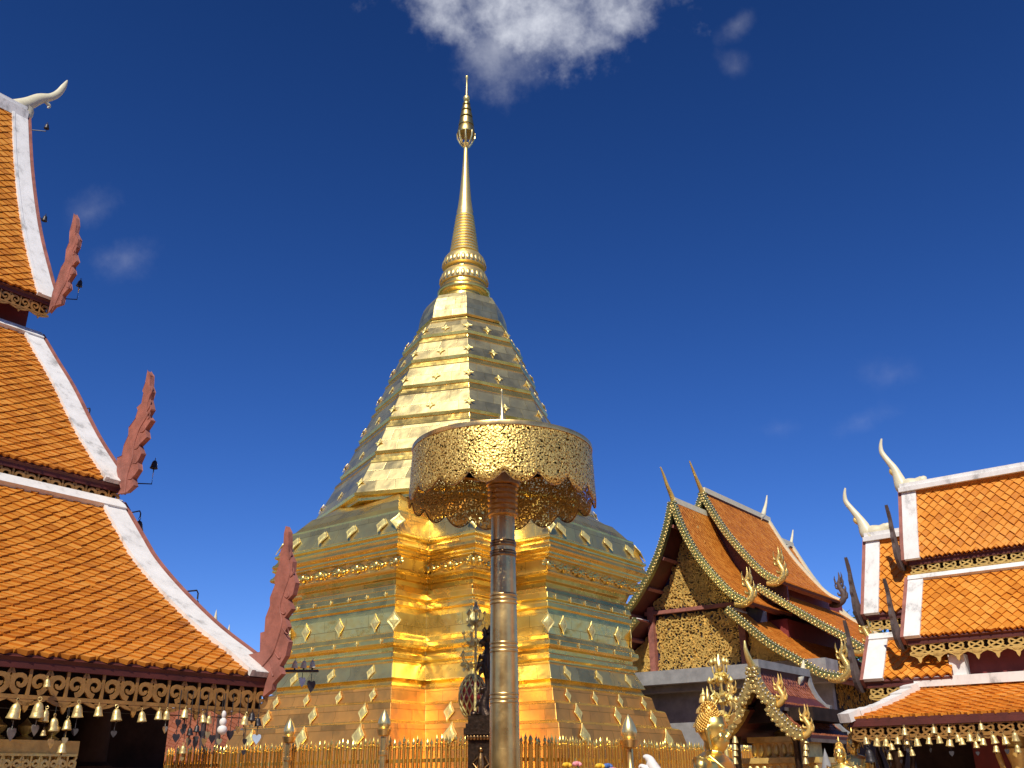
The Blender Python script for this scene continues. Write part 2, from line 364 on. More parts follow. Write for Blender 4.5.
def spiral(cx, cy, r, a0, turns, n=16, ccw=1, r_end=.18):
    out = []
    for i in range(n+1):
        t = i/n; a = a0+ccw*turns*2*PI*t; rr = r*(1-(1-r_end)*t)
        out.append((cx+rr*math.cos(a), cy+rr*math.sin(a)))
    return out
def lace_strip(mb, length, h, mapf, th=.02, period=None, pend=.0, mi=0, pend_every=2, kind='scroll'):
    """Fretwork: u along, v down. Rails, paired C scrolls, lobed lower edge with pendants."""
    period = period or h*1.15; N = max(1, round(length/period)); p = length/N; w = h*.055
    mb.ribbon([(0, h*.06), (length, h*.06)], h*.06, mapf, th, mi)
    mb.ribbon([(0, h*.9), (length, h*.9)], h*.055, mapf, th, mi)
    for i in range(N):
        u = (i+.5)*p
        if kind == 'scroll':
            for sg in (-1, 1):
                sp = spiral(u+sg*p*.235, h*.5, min(h*.34, p*.25), PI/2*(1)+(0 if sg > 0 else 0), 1.25, 15, -sg, .2)
                mb.ribbon(sp, [w*1.5*(1-.45*k/15) for k in range(16)], mapf, th*.9, mi)
            mb.ribbon([(u, h*.12), (u, h*.86)], w*.9, mapf, th*.8, mi)
            mb.ribbon([(u-p*.5, h*.14), (u-p*.42, h*.3), (u-p*.5, h*.46)], w, mapf, th*.8, mi)
            mb.ribbon([(u+p*.5, h*.14), (u+p*.42, h*.3), (u+p*.5, h*.46)], w, mapf, th*.8, mi)
        else:      # rosettes: rings and crosses
            mb.ribbon([(u+p*.36*math.cos(a), h*.48+h*.33*math.sin(a)) for a in [2*PI*k/12 for k in range(13)]], w*1.3, mapf, th*.9, mi)
            mb.ribbon([(u-p*.5, h*.15), (u+p*.5, h*.82)], w, mapf, th*.7, mi); mb.ribbon([(u+p*.5, h*.15), (u-p*.5, h*.82)], w, mapf, th*.75, mi)
        # lobed edge
        mb.ribbon([(u-p*.5, h*.92), (u-p*.25, h*1.04), (u, h*1.1), (u+p*.25, h*1.04), (u+p*.5, h*.92)], h*.05, mapf, th*.9, mi)
        if pend and i % pend_every == 0:
            q = h*.9; pts = [(u-.42*pend, q), (u+.42*pend, q), (u+.5*pend, q+.3*pend), (u+.22*pend, q+.5*pend), (u+.14*pend, q+.8*pend), (u, q+pend), (u-.14*pend, q+.8*pend), (u-.22*pend, q+.5*pend), (u-.5*pend, q+.3*pend)]
            a = [mb.vert(mapf(x, y, th*.9)) for x, y in pts]; b = [mb.vert(mapf(x, y, 0)) for x, y in pts]
            mb.face(a, mi); mb.face(b[::-1], mi)
            for k in range(len(pts)):
                j = (k+1) % len(pts); mb.face([a[k], a[j], b[j], b[k]], mi)
def lace_map(P0, along, out, down=-Z):
    return lambda u, v, n: P0 + along*u + down*v + out*n

def outline_px(pts, P, n): return [on_plane(x, y, P, n) for x, y in pts]
def horn(mb, pts, radii, side, n=8, flat=1.0, mi=0):
    q = smooth_curve([tuple(p) for p in pts], 4); m = len(pts)-1; rr = []
    for i in range(len(q)):
        t = i/(len(q)-1)*m; k = min(int(t), m-1); f = t-k; rr.append(radii[k]*(1-f)+radii[k+1]*f)
    mb.tube([V(p) for p in q], rr, n, mi, True, flat, side)

# ------------------------------------------------------------------ daylight
SUN_AZ, SUN_EL = 192, 47
w = bpy.data.worlds.new('World'); scn.world = w; w.use_nodes = True; nt = w.node_tree
bg = nt.nodes['Background']; bg.inputs['Strength'].default_value = .085
sky = nt.nodes.new('ShaderNodeTexSky'); sky.sky_type = 'NISHITA'; sky.sun_disc = False
sky.sun_elevation = rad(SUN_EL); sky.sun_rotation = rad(SUN_AZ); sky.altitude = 1000; sky.air_density = 1.0; sky.dust_density = .1; sky.ozone_density = 3.0
tc = nt.nodes.new('ShaderNodeTexCoord')
def vmath(op, a, b=None):
    n = nt.nodes.new('ShaderNodeVectorMath'); n.operation = op
    nt.links.new(a, n.inputs[0])
    if b is not None:
        if isinstance(b, V) or isinstance(b, tuple): n.inputs[1].default_value = tuple(b)
        else: nt.links.new(b, n.inputs[1])
    return n.outputs['Value'] if op == 'DOT_PRODUCT' else n.outputs['Vector']
def fmath(op, a, b=None, c=None, clamp=False):
    if op == 'SMOOTHSTEP':
        n = nt.nodes.new('ShaderNodeMapRange'); n.interpolation_type = 'SMOOTHSTEP'; nt.links.new(a, n.inputs['Value'])
        n.inputs['From Min'].default_value = b; n.inputs['From Max'].default_value = c; return n.outputs[0]
    n = nt.nodes.new('ShaderNodeMath'); n.operation = op; n.use_clamp = clamp
    for i, x in enumerate((a, b, c)):
        if x is None: continue
        if isinstance(x, (int, float)): n.inputs[i].default_value = x
        else: nt.links.new(x, n.inputs[i])
    return n.outputs[0]
D = tc.outputs['Generated']
# a cumulus and a few wisps sitting in fixed directions of the sky
warp = nt.nodes.new('ShaderNodeTexNoise'); warp.inputs['Scale'].default_value = 9; warp.inputs['Detail'].default_value = 6; warp.inputs['Roughness'].default_value = .62; nt.links.new(D, warp.inputs['Vector'])
fine = nt.nodes.new('ShaderNodeTexNoise'); fine.inputs['Scale'].default_value = 22; fine.inputs['Detail'].default_value = 8; fine.inputs['Roughness'].default_value = .6; nt.links.new(D, fine.inputs['Vector'])
def blob(az, el, wdeg, hdeg, tilt=0):
    a, e = rad(az), rad(el); c = V((math.sin(a)*math.cos(e), math.cos(a)*math.cos(e), math.sin(e)))
    r = V((math.cos(a), -math.sin(a), 0)); u = r.cross(c)
    r2 = r*math.cos(rad(tilt))+u*math.sin(rad(tilt)); u2 = u*math.cos(rad(tilt))-r*math.sin(rad(tilt))
    x = fmath('MULTIPLY', vmath('DOT_PRODUCT', D, r2), 1/math.sin(rad(wdeg))); y = fmath('MULTIPLY', vmath('DOT_PRODUCT', D, u2), 1/math.sin(rad(hdeg)))
    d = fmath('SQRT', fmath('ADD', fmath('MULTIPLY', x, x), fmath('MULTIPLY', y, y)))
    front = fmath('GREATER_THAN', vmath('DOT_PRODUCT', D, c), 0)
    return fmath('MULTIPLY', fmath('SUBTRACT', 1.0, d, clamp=False), front), d
def dirpx(x, y):
    d = ray(x, y); return math.degrees(math.atan2(d.x, d.y)), math.degrees(math.atan2(d.z, math.hypot(d.x, d.y)))
masks = []
for (x, y, wd, hd, tilt, thr, soft, amt) in ((538, -27, 8.2, 4.5, 0, .50, 1.9, 1.0), (495, 50, 3.0, 4.0, 20, .66, 1.3, .6), (600, -4, 4.6, 2.8, 8, .62, 1.4, .8), (450, 6, 2.8, 2.6, -10, .70, 1.2, .55), (540, 48, 4.5, 2.0, 30, .82, 1.3, .4), (738, 24, 1.6, .9, 30, .78, 1.2, .3), (735, 68, 1.8, 1.1, -30, .78, 1.2, .24),
        (92, 212, 1.9, 1.2, 40, .76, 1.2, .24), (126, 258, 2.0, 1.5, 20, .76, 1.2, .3), (865, 420, 3.5, 1.2, 15, .85, 1.3, .16), (780, 428, 2.2, 1.2, 0, .85, 1.3, .12), (890, 375, 3, 1.5, 0, .85, 1.3, .12)):
    az, el = dirpx(x, y); m_, d_ = blob(az, el, wd, hd, tilt)
    nz = fmath('ADD', fmath('MULTIPLY', warp.outputs['Fac'], 3.0), fmath('MULTIPLY', fine.outputs['Fac'], .9))
    v_ = fmath('SMOOTHSTEP', fmath('ADD', m_, nz), thr+1.35, thr+1.35+2.6/soft)
    masks.append(fmath('MULTIPLY', v_, amt))
tot = masks[0]
for k in masks[1:]: tot = fmath('MAXIMUM', tot, k)
mx = nt.nodes.new('ShaderNodeMix'); mx.data_type = 'RGBA'; nt.links.new(tot, mx.inputs[0])
tint = nt.nodes.new('ShaderNodeMix'); tint.data_type = 'RGBA'; tint.blend_type = 'MULTIPLY'; tint.inputs[0].default_value = 1; tint.inputs[7].default_value = (.56, .66, 1.05, 1)
gm = nt.nodes.new('ShaderNodeHueSaturation'); gm.inputs['Saturation'].default_value = 1.25; nt.links.new(sky.outputs[0], gm.inputs['Color']); nt.links.new(gm.outputs[0], tint.inputs[6])
sx = nt.nodes.new('ShaderNodeSeparateXYZ'); nt.links.new(D, sx.inputs[0])
lift = nt.nodes.new('ShaderNodeMapRange'); lift.inputs['From Min'].default_value = .12; lift.inputs['From Max'].default_value = .72; lift.inputs['To Min'].default_value = 1.45; lift.inputs['To Max'].default_value = .82; nt.links.new(sx.outputs['Z'], lift.inputs['Value'])
sc2 = nt.nodes.new('ShaderNodeVectorMath'); sc2.operation = 'SCALE'; nt.links.new(tint.outputs[2], sc2.inputs[0]); nt.links.new(lift.outputs[0], sc2.inputs['Scale'])
nt.links.new(sc2.outputs['Vector'], mx.inputs[6]); mx.inputs[7].default_value = (9.6, 9.9, 10.8, 1)
nt.links.new(mx.outputs[2], bg.inputs['Color'])
sd = bpy.data.lights.new('sun', 'SUN'); sd.energy = 4.6; sd.angle = rad(.5); sd.color = (1, .93, .82)
so = bpy.data.objects.new('sun', sd); COL.objects.link(so)
S = V((math.sin(rad(SUN_AZ))*math.cos(rad(SUN_EL)), math.cos(rad(SUN_AZ))*math.cos(rad(SUN_EL)), math.sin(rad(SUN_EL))))
so.rotation_euler = S.to_track_quat('Z', 'Y').to_euler()
scn.view_settings.view_transform = 'Standard'; scn.view_settings.look = 'None'; scn.view_settings.exposure = 0; scn.view_settings.gamma = 1

# ------------------------------------------------------------------ ground
mb = MB(); R_ = 3000
mb.poly([(-R_, -R_, -.02), (R_, -R_, -.02), (R_, R_, -.02), (-R_, R_, -.02)]); g = mb.build('ground', 'hill'); g['kind'] = 'structure'
mb = MB(); c0 = V((-1.5, 20, 0)); h = 26
mb.poly([c0-e1*h-e2*h, c0+e1*h-e2*h, c0+e1*h+e2*h, c0-e1*h+e2*h][::-1]); g = mb.build('courtyard_paving', 'ground'); g['kind'] = 'structure'

# ------------------------------------------------------------------ the gilded stupa
CH = flat(at_range(457.5, 735, 26.5)); DCH = 26.5
def axx(y): return 459.3-.0163*(y-560)
def cz(y): return at_range(axx(y), y, DCH).z
def cpx(y): return pxm(at_range(axx(y), y, DCH))
stupa = thing('gilded_stupa', 'tall gilded stupa with stepped octagonal body and needle spire behind the picket fence', 'stupa', CH)
D1 = 39*cpx(610); D2 = 52*cpx(610)
def redent(a):
    c = a-D1; b = max(.3, c-D2); q = [(a, b), (c, b), (c, c), (b, c), (b, a)]; out = []
    for k in range(4):
        out += q; q = [(-y, x) for x, y in q]
    return [e1*(x)+e2*(y) for x, y in out]
VD = -(e1+e2).normalized(); VP_ = V((-VD.y, VD.x, 0))
def octo(R, n=8): return [VD*(R*math.cos(2*PI*k/n))+VP_*(R*math.sin(2*PI*k/n)) for k in range(n)]
def loft(mb, rings, mats):
    """rings [(z, pts)], consecutive; mats per segment; each face unwrapped in metres"""
    ids = [[mb.vert(CH+p+Z*z) for p in pts] for z, pts in rings]; v = 0
    for i in range(len(rings)-1):
        P0, P1 = rings[i][1], rings[i+1][1]; n = len(P0); u = 0
        sl = math.hypot(rings[i+1][0]-rings[i][0], (P1[0]-P0[0]).length)
        for j in range(n):
            k = (j+1) % n; d = max((P0[k]-P0[j]).length, (P1[k]-P1[j]).length)
            mb.face([ids[i][j], ids[i][k], ids[i+1][k], ids[i+1][j]], mats[i], [(u, v), (u+d, v), (u+d, v+sl), (u, v+sl)]); u += d
        v += sl
    return ids
SHY = 11      # the near corners stand closer than the axis
def sq_part(name, lv, panel='gold', extra=None):
    mb = MB(); rings = []; mats = []
    for i, (y, hw) in enumerate(lv):
        z = 0 if y > 800 else cz(y+SHY); a = hw*.985*cpx(y)/math.sqrt(2)+D1; rings.append((z, redent(a)))
    rings = rings[::-1]
    for r0, r1 in zip(rings, rings[1:]): mats.append(0 if abs(r1[0]-r0[0]) > .2 or ((r1[1][0]-r0[1][0]).length > .5) else 1)
    ids = loft(mb, rings, mats); mb.cap(ids[-1], 0); mb.cap(ids[0][::-1], 0)
    o = mb.build(name, [panel, 'gold_trim'], stupa)
    bv = o.modifiers.new('edge', 'BEVEL'); bv.width = .012; bv.segments = 2; bv.limit_method = 'ANGLE'; bv.angle_limit = rad(35)
    return o
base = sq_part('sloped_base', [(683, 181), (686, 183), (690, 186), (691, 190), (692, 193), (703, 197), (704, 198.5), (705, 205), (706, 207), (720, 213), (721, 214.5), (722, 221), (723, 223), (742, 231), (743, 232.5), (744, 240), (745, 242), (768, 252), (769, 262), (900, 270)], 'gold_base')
body = sq_part('stepped_body', [(607, 166), (608, 170), (613, 172), (614, 169), (616, 169), (617, 172), (621, 173), (622, 170), (627, 171), (644, 170), (645, 174), (649, 176), (650, 179), (654, 180), (656, 178), (657, 174), (661, 174), (662, 178), (666, 179), (667, 176), (669, 176), (671, 178), (684, 187)])
neck = sq_part('waist', [(592, 170), (593, 166), (597, 165), (598, 161), (602, 160), (603, 164), (608, 166)])
corn = sq_part('cornice', [(571, 187), (573.5, 188.5), (575, 187), (576, 183), (578, 183), (579, 180), (580.5, 180), (581, 176), (590, 172), (591, 175), (593, 174)])
shou = sq_part('sloped_shoulder', [(514, 122), (527, 147), (528, 152), (536, 162), (541, 168), (542, 173), (544, 173), (562, 183), (563, 186), (565, 186), (566, 183), (568, 183), (572, 187)], 'gold')

LIPS = [(358, 60.5), (386, 74), (414, 86.5), (447, 102), (483, 119.5), (526, 144)]
tiers = []
prev = (335, 46)
for k, (y, hw) in enumerate(LIPS):
    y0, h0 = prev; mb = MB(); q = [(y, hw), (y-1.2, hw+.4), (y-3, hw-.6), (y-3.5, hw-2)]
    seq = [(y+4, hw-5), (y+.9, hw-5), (y+.4, hw-.5), (y-2.6, hw+.2), (y-3, hw-1.4)]
    rise = y-y0
    dh = hw-h0; seq += [(y0+rise*.22, h0+dh*.22-.6), (y0+rise*.215, h0+dh*.22+.3), (y0+rise*.15, h0+dh*.17+.2), (y0+rise*.145, h0+dh*.12-.6), (y0+rise*.09, h0+dh*.08-.4), (y0+rise*.085, h0-.4), (y0+.4, h0-1.2)]
    rings = [(cz(yy), octo(max(.2, hh)*cpx(yy))) for yy, hh in seq]
    ids = loft(mb, rings, [1, 1, 1, 1, 0, 1, 1, 1, 1, 1, 1]); mb.cap(ids[-1], 0); mb.cap(ids[0][::-1], 1)
    o = mb.build('octagonal_tier', ['gold_up', 'gold_trim'], stupa)
    bv = o.modifiers.new('edge', 'BEVEL'); bv.width = .01; bv.segments = 2; bv.limit_method = 'ANGLE'; bv.angle_limit = rad(35)
    tiers.append((o, y0, h0, y, hw)); prev = (y, hw)
mb = MB(); seq = [(336, 46), (334.5, 47), (333, 45), (322, 43), (313, 39.5), (308.5, 36.5), (306.5, 31), (305.5, 25)]
ids = loft(mb, [(cz(y), octo(hh*cpx(y))) for y, hh in seq], [1, 1, 0, 0, 0, 0, 0]); mb.cap(ids[-1], 0)
bell_o = mb.build('octagonal_bell', ['gold_up', 'gold_trim'], stupa)
def ch_lathe(name, seq, mat, n=24, parent=stupa, smooth=40):
    mb = MB(); mb.lathe(CH, [(hh*cpx(y), cz(y)) for y, hh in seq], n); return mb.build(name, mat, parent, smooth)
ch_lathe('neck_ring', [(306, 24), (303, 22.5), (299, 22), (298, 25), (296, 26.5), (294, 26.5), (292, 25), (290, 22.5), (286, 22)], 'gold_trim')
for nm, y0, r0 in (('lotus_crown', 281, 22.5), ('lotus_crown', 264.5, 20)):
    o = ch_lathe(nm, [(y0+6, r0-1.5), (y0+5, r0+1), (y0+2, r0+1.6), (y0-4, r0), (y0-7, r0-2.5), (y0-8.5, r0-6)], 'gold_spire')
    mb = MB()
    for k in range(28):
        a = 2*PI*k/28; d = V((math.cos(a), math.sin(a), 0)); px_ = cpx(y0); c = CH+d*((r0+1.2)*px_)+Z*cz(y0+1)
        mb.ball(c, 1.9*px_, 8, 0, (.4, 1.15, 2.0), ((d+Z*.25).normalized(), Z.cross(d), (Z-d*.25).normalized()))
    mb.build('petals', 'gold_spire', o, 50)
ch_lathe('waist_ring', [(277, 19), (275, 18), (270, 17.5), (268, 18)], 'gold_trim')
seq = [(258, 15.5)]
for k in range(13):
    y = 253-k*3; r = 14.2-5.8*k/12.5; seq += [(y+1.5, r-1.6), (y+1.0, r+.3), (y-.3, r+.5), (y-.9, r-1.4)]
ch_lathe('ringed_cone', seq, 'gold_spire', 28)
ch_lathe('needle', [(217, 8.6), (215, 8), (212, 8.4), (208, 7.3), (200, 6.2), (188, 5), (176, 3.9), (160, 2.7), (150, 2.1), (146, 1.9), (145, 2.8), (143.5, 2.8), (142.5, 1.6), (100, 1)], 'gold_spire', 16)
par = ch_lathe('tiered_parasol', [(134.5, 9), (134, 9.2), (129, 8.2), (126.4, 6.9), (126, 5.2)], 'gold_up', 16)
for (ya, ra, yb, rb) in ((126.2, 7.6, 119.5, 6.6), (117.6, 6.2, 112.6, 5.3), (110.8, 4.9, 106.6, 4.1), (105, 3.7, 102.6, 3.0)): ch_lathe('parasol_tier', [(ya, ra*.4), (ya, ra), (ya-1, ra+.15), (yb, rb), (yb-1, rb*.55), (yb-2.2, rb*.5)], 'gold_up', 16, par)
ch_lathe('finial_ball', [(102, 1), (100.5, 3), (98, 3.4), (96.5, 2.4), (95.5, 1), (86, .8), (79, .9), (78, 1.6), (76.5, 1.5), (75.8, .3)], 'gold_spire', 12, par)
mb = MB()
for k in range(8):
    a = 2*PI*k/8; d = V((math.cos(a), math.sin(a), 0))
    mb.tube([CH+d*(rr*cpx(y))+Z*cz(y) for y, rr in ((134, 9), (139, 8.4), (144, 5.5), (147.5, 2))], [.028, .03, .03, .022], 6)
mb.build('parasol_cage', 'gold_bright', par, 50)

# ornaments (one mesh per pattern, copied)
def orn_mesh(kind):
    mb = MB()
    if kind == 'quatrefoil':
        pts = [(r*math.sin(a), r*math.cos(a)) for a, r in [(2*PI*k/24, .5*(1 if k % 6 == 0 else (.62 if k % 6 in (1, 5) else (.52 if k % 6 in (2, 4) else .36)))) for k in range(24)]]
    else: pts = [(0, .62), (.12, .38), (.4, .06), (.42, 0), (.4, -.06), (.12, -.38), (0, -.62), (-.12, -.38), (-.4, -.06), (-.42, 0), (-.4, .06), (-.12, .38)]
    n = len(pts); a = [mb.vert((x, 0, z)) for x, z in pts]; b = [mb.vert((x*.94, -.05, z*.94)) for x, z in pts]; c = [mb.vert((x*.7, -.03, z*.7)) for x, z in pts]; d = [mb.vert((x*.45, -.06, z*.45)) for x, z in pts]
    t = mb.vert((0, -.075, 0))
    for i in range(n):
        j = (i+1) % n
        for p, q in ((a, b), (b, c), (c, d)): mb.face([p[i], p[j], q[j], q[i]])
        mb.face([d[i], d[j], t])
    return mb
ORN = {}
def ornament(kind, pos, nrm, size, parent):
    """pos world, nrm outward"""
    y = -nrm.normalized(); x = y.cross(Z).normalized(); z = x.cross(y)
    key = kind
    if key not in ORN:
        o = orn_mesh(kind).build(kind+'_boss', 'gold_orn', parent, local=True); ORN[key] = o
    else:
        o = ORN[key].copy(); COL.objects.link(o); o.parent = parent
    m = Matrix(((x.x, y.x, z.x, 0), (x.y, y.y, z.y, 0), (x.z, y.z, z.z, 0), (0, 0, 0, 1))) @ Matrix.Scale(size, 4)
    m.translation = pos-ORG[parent]; o.matrix_basis = m
    return o
for (o, y0, h0, y, hw) in tiers:
    rise = y-y0; yy = y-3-rise*.24; hh = hw-1.6-(hw-h0)*.26
    R1 = hh*cpx(yy); z = cz(yy)
    slope = (hw-h0)*.36*cpx(y)/max(.05, (cz(y0+rise*.6)-cz(y)))
    big = 10.5*cpx(yy)
    for k in range(-4, 5):
        a = k*PI/8; rr = R1*(1 if k % 2 == 0 else math.cos(PI/8)); d = VD*math.cos(a)+VP_*math.sin(a)
        ornament('quatrefoil', CH+d*(rr+.03)+Z*z, d+Z*.5, big*(1 if k % 2 == 0 else .92), o)
for k in range(-4, 4):
    a = (k+.5)*PI/4; d = VD*math.cos(a)+VP_*math.sin(a); ornament('quatrefoil', CH+d*(41*cpx(322)*math.cos(PI/8)+.02)+Z*cz(321), d+Z*.25, .3, bell_o)
def sq_orn(part, y, hw, size, kind='diamond', spots='face', n=3, tilt=.3, push=.01):
    a = hw*.985*cpx(y)/math.sqrt(2)+D1; c = a-D1; b = c-D2; z = cz(y+SHY); out = []
    for nv, tv in ((-e2, e1), (-e1, e2)):
        if spots in ('face', 'all'):
            for i in range(n):
                t = -b+2*b*(i+.5)/n; out.append((nv*a+tv*t, nv))
        if spots in ('corner', 'all'):
            out.append((nv*c+tv*(-(b+c)/2), nv))
    if spots in ('edge', 'all'):
        for p, q in (((-c, -c), (-1, -1)), ((-a, -b), (-1, -.6)), ((-b, -a), (-.6, -1)), ((-a, b), (-1, .7)), ((b, -a), (.7, -1))): out.append((e1*p[0]+e2*p[1], e1*q[0]+e2*q[1]))
    for p, nv in out: ornament(kind, CH+p+nv.normalized()*push+Z*z, nv.normalized()+Z*tilt, size, part)
sq_orn(shou, 553, 178.5, .42, n=4, tilt=.6)
sq_orn(shou, 553, 178.5, .44, spots='edge', tilt=.6)
sq_orn(shou, 538, 167, .46, n=3, tilt=.6, push=-.15)
sq_orn(body, 634.5, 170.7, .36, n=3, tilt=.0)
sq_orn(body, 634.5, 170.7, .4, spots='edge', tilt=0)
sq_orn(body, 611.5, 171.7, .13, 'quatrefoil', n=6, tilt=0)
sq_orn(body, 652, 179.8, .13, 'quatrefoil', n=5, tilt=0)
sq_orn(body, 677.5, 182.7, .3, n=3, tilt=.5)
sq_orn(base, 698, 195.5, .26, spots='face', n=4, tilt=.3, push=.02)
sq_orn(base, 713, 210.2, .34, spots='face', n=3, tilt=.3, push=.02)
sq_orn(base, 713, 210.2, .36, spots='corner', tilt=.3, push=.02)
sq_orn(base, 733, 227.5, .46, spots='corner', tilt=.3, push=.02)
sq_orn(base, 733, 227.5, .44, spots='face', n=3, tilt=.3, push=.02)
# relief frieze under the cornice: leafy bosses
mb = MB()
a = 174.5*.985*cpx(586)/math.sqrt(2)+D1; c = a-D1; b = c-D2; z = cz(586+SHY)
for nv, tv in ((-e2, e1), (-e1, e2)):
    runs = [(a, -b, b), (c, -c, -b)]
    for (dist, t0, t1) in runs:
        n = max(2, int((t1-t0)/.55))
        for i in range(n+1):
            t = t0+(t1-t0)*i/n; p = CH+nv*(dist+.01)+tv*t+Z*z
            for k in range(7):
                aa = PI*k/6; mb.ball(p+tv*(.17*math.cos(aa))+Z*(.13*math.sin(aa)-.03), .06, 6, 0, (1.2, .7, 1), (tv, nv, Z))
            mb.ball(p, .09, 8, 0, (1, .9, 1.3), (tv, nv, Z))
            if i < n:
                for k in range(6):
                    f = (k+.5)/6; mb.ball(p+tv*((t1-t0)/n*f)+Z*(.05*math.sin(f*2*PI)+.02), .05, 6, 0, (1.3, .7, .8), (tv, nv, Z))
mb.build('relief_frieze', 'gold_trim', corn, 60)

# ------------------------------------------------------------------ picket fence round the stupa
FH = 7.5; ZF = 2.26
FC = CH-(e1+e2)*FH
def fence(dirv, out, n, label):
    f = thing('picket_fence', label, 'fence', FC, 'gilded fences round the stupa')
    Ln = n*.105
    mb = MB()
    for z in (.35, 1.9): mb.box(FC+dirv*(Ln/2)+Z*z+out*-.03, dirv*(Ln/2), Z*.03, out*.02)
    mb.build('rail', 'gold_trim', f)
    mb = MB(); mb.box(FC+dirv*(Ln/2)+Z*.1, dirv*(Ln/2), Z*.1, out*.12); mb.build('kerb', 'grey', f)
    pm = MB(); pm.lathe(FC, [(.026, .2), (.026, ZF-.16), (.034, ZF-.15), (.034, ZF-.12), (.02, ZF-.11), (.03, ZF-.06), (.014, ZF-.03), (0, ZF+.02)], 8)
    p0 = None
    for i in range(n):
        if p0 is None: p0 = pm.build('picket', 'gold_trim', f, 40); o = p0
        else:
            o = p0.copy(); COL.objects.link(o); o.parent = f
        o.location = dirv*((i+.3)*.105)+Z*random.uniform(-.03, .03); o.rotation_euler.z = random.random()*6
        o.rotation_euler.x = random.uniform(-.008, .008); o.rotation_euler.y = random.uniform(-.008, .008)
    return f
fence(e1, -e2, 100, 'gilded picket fence running away to the left of the parasol pole')
fence(e2, -e1, 96, 'gilded picket fence running away to the right of the parasol pole')
def lotus_post(x, ytip, L, dirv, out, label, s=1.0):
    p = FC+dirv*L+out*.2; zt = on_plane(x, ytip, p, VD).z; t = thing('lotus_post', label, 'post', flat(p), 'lotus bud posts along the fence')
    mb = MB(); mb.lathe(p, [(.07, 0), (.07, .3), (.055, .32), (.055, zt-.75*s), (.075, zt-.73*s), (.075, zt-.68*s), (.055, zt-.66*s), (.055, zt-.44*s), (.1*s, zt-.42*s), (.12*s, zt-.36*s), (.13*s, zt-.33*s), (.07*s, zt-.31*s)], 16); mb.build('post_shaft', 'brass', t, 40)
    mb = MB(); mb.lathe(p, [(.06*s, zt-.33*s), (.105*s, zt-.27*s), (.11*s, zt-.22*s), (.085*s, zt-.14*s), (.045*s, zt-.06*s), (0, zt)], 16); mb.build('lotus_bud', 'gold_bright', t, 60)
def along(x, dirv):    # distance along the fence at which it crosses picture column x
    lo, hi = 0, 14
    for _ in range(40):
        m = (lo+hi)/2; q = FC+dirv*m+Z*2.2-CAM; xx = 512+FPX*q.dot(_R)/q.dot(_F)
        if (xx > x) == (dirv == e1): lo = m
        else: hi = m
    return lo
for x, y, dv, ou, lb, s in ((297, 718, e1, -e2, 'slim brass post with lotus bud on the left fence nearest the white roof corner', 1), (392, 709, e1, -e2, 'slim brass post with lotus bud on the left fence nearest the stupa corner', 1), (620, 714, e2, -e1, 'stout post with a large shining lotus bud in front of the right fence', 1.35)):
    lotus_post(x, y, along(x, dv), dv, ou, lb, s)

# ------------------------------------------------------------------ pierced brass parasol on its pole
UR = 12.5; UC = flat(at_range(505.5, 745, UR)); UTOP = at_range(502.5, 478, UR)
para = thing('brass_parasol', 'large pierced brass parasol with scalloped rim on a ringed pole', 'parasol', UC)
def uz(y): return at_range(504, y, UR).z
def up(y): return pxm(at_range(504, y, UR))
def uax(z):            # the pole leans a little
    f = (z-0)/(UTOP.z); return UC*(1-f)+flat(UTOP)*f
def ulathe(mb, prof, n=28):
    rows = []
    for r, z in prof:
        c = uax(z); rows.append([c+V((r*math.cos(2*PI*k/n), r*math.sin(2*PI*k/n), z)) for k in range(n)])
    ids = mb.grid(rows, True); mb.cap(ids[0][::-1]); mb.cap(ids[-1])
def prad(y): return (12.3+(y-540)*.0105)*up(y)
mb = MB(); pr = [(.24, 0), (.24, .12), (.21, .15)]
zz = [.15+i*.2 for i in range(int((uz(516)-.15)/.2)+1)]
ulathe(mb, [(.26, 0), (.26, .1), (.22, .14)]+[(prad(768) if z < 1.7 else max(.1, (12.3+((540-(z-uz(540))/(uz(740)-uz(540))*-200)-540)*.0105)*up(600)), z) for z in zz]+[(prad(516), uz(516))])
pole = mb.build('pole', 'brass', para, 40)
for y in (545, 555, 601, 649, 700, 755):
    mb = MB(); r = prad(y); px_ = up(y)
    prof = []
    for dy in (-5.2, -1.2, 2.8) if y > 590 else (-2, 1):
        for t in range(5):
            a = -PI/2+PI*t/4; prof.append((r+.9*px_*math.cos(a), uz(y)-px_*(dy+1.6*-math.sin(a))))
    prof = sorted(prof, key=lambda q: q[1]); prof = [(r-.01, prof[0][1]-.005)]+prof+[(r-.01, prof[-1][1]+.005)]
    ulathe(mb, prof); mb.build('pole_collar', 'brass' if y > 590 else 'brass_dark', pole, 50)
mb = MB(); prof = []
ys = 517
while ys > 486:
    px_ = up(ys); r = 14.2*px_; prof += [(r-.02, uz(ys)), (r+.012, uz(ys-1)), (r+.012, uz(ys-3)), (r-.02, uz(ys-4))]; ys -= 5.2
ulathe(mb, [(13*up(517), uz(518))]+prof+[(16.5*up(487), uz(486)), (17*up(487), uz(470)), (12*up(487), uz(455))]); mb.build('sleeve', 'brass', pole, 40)
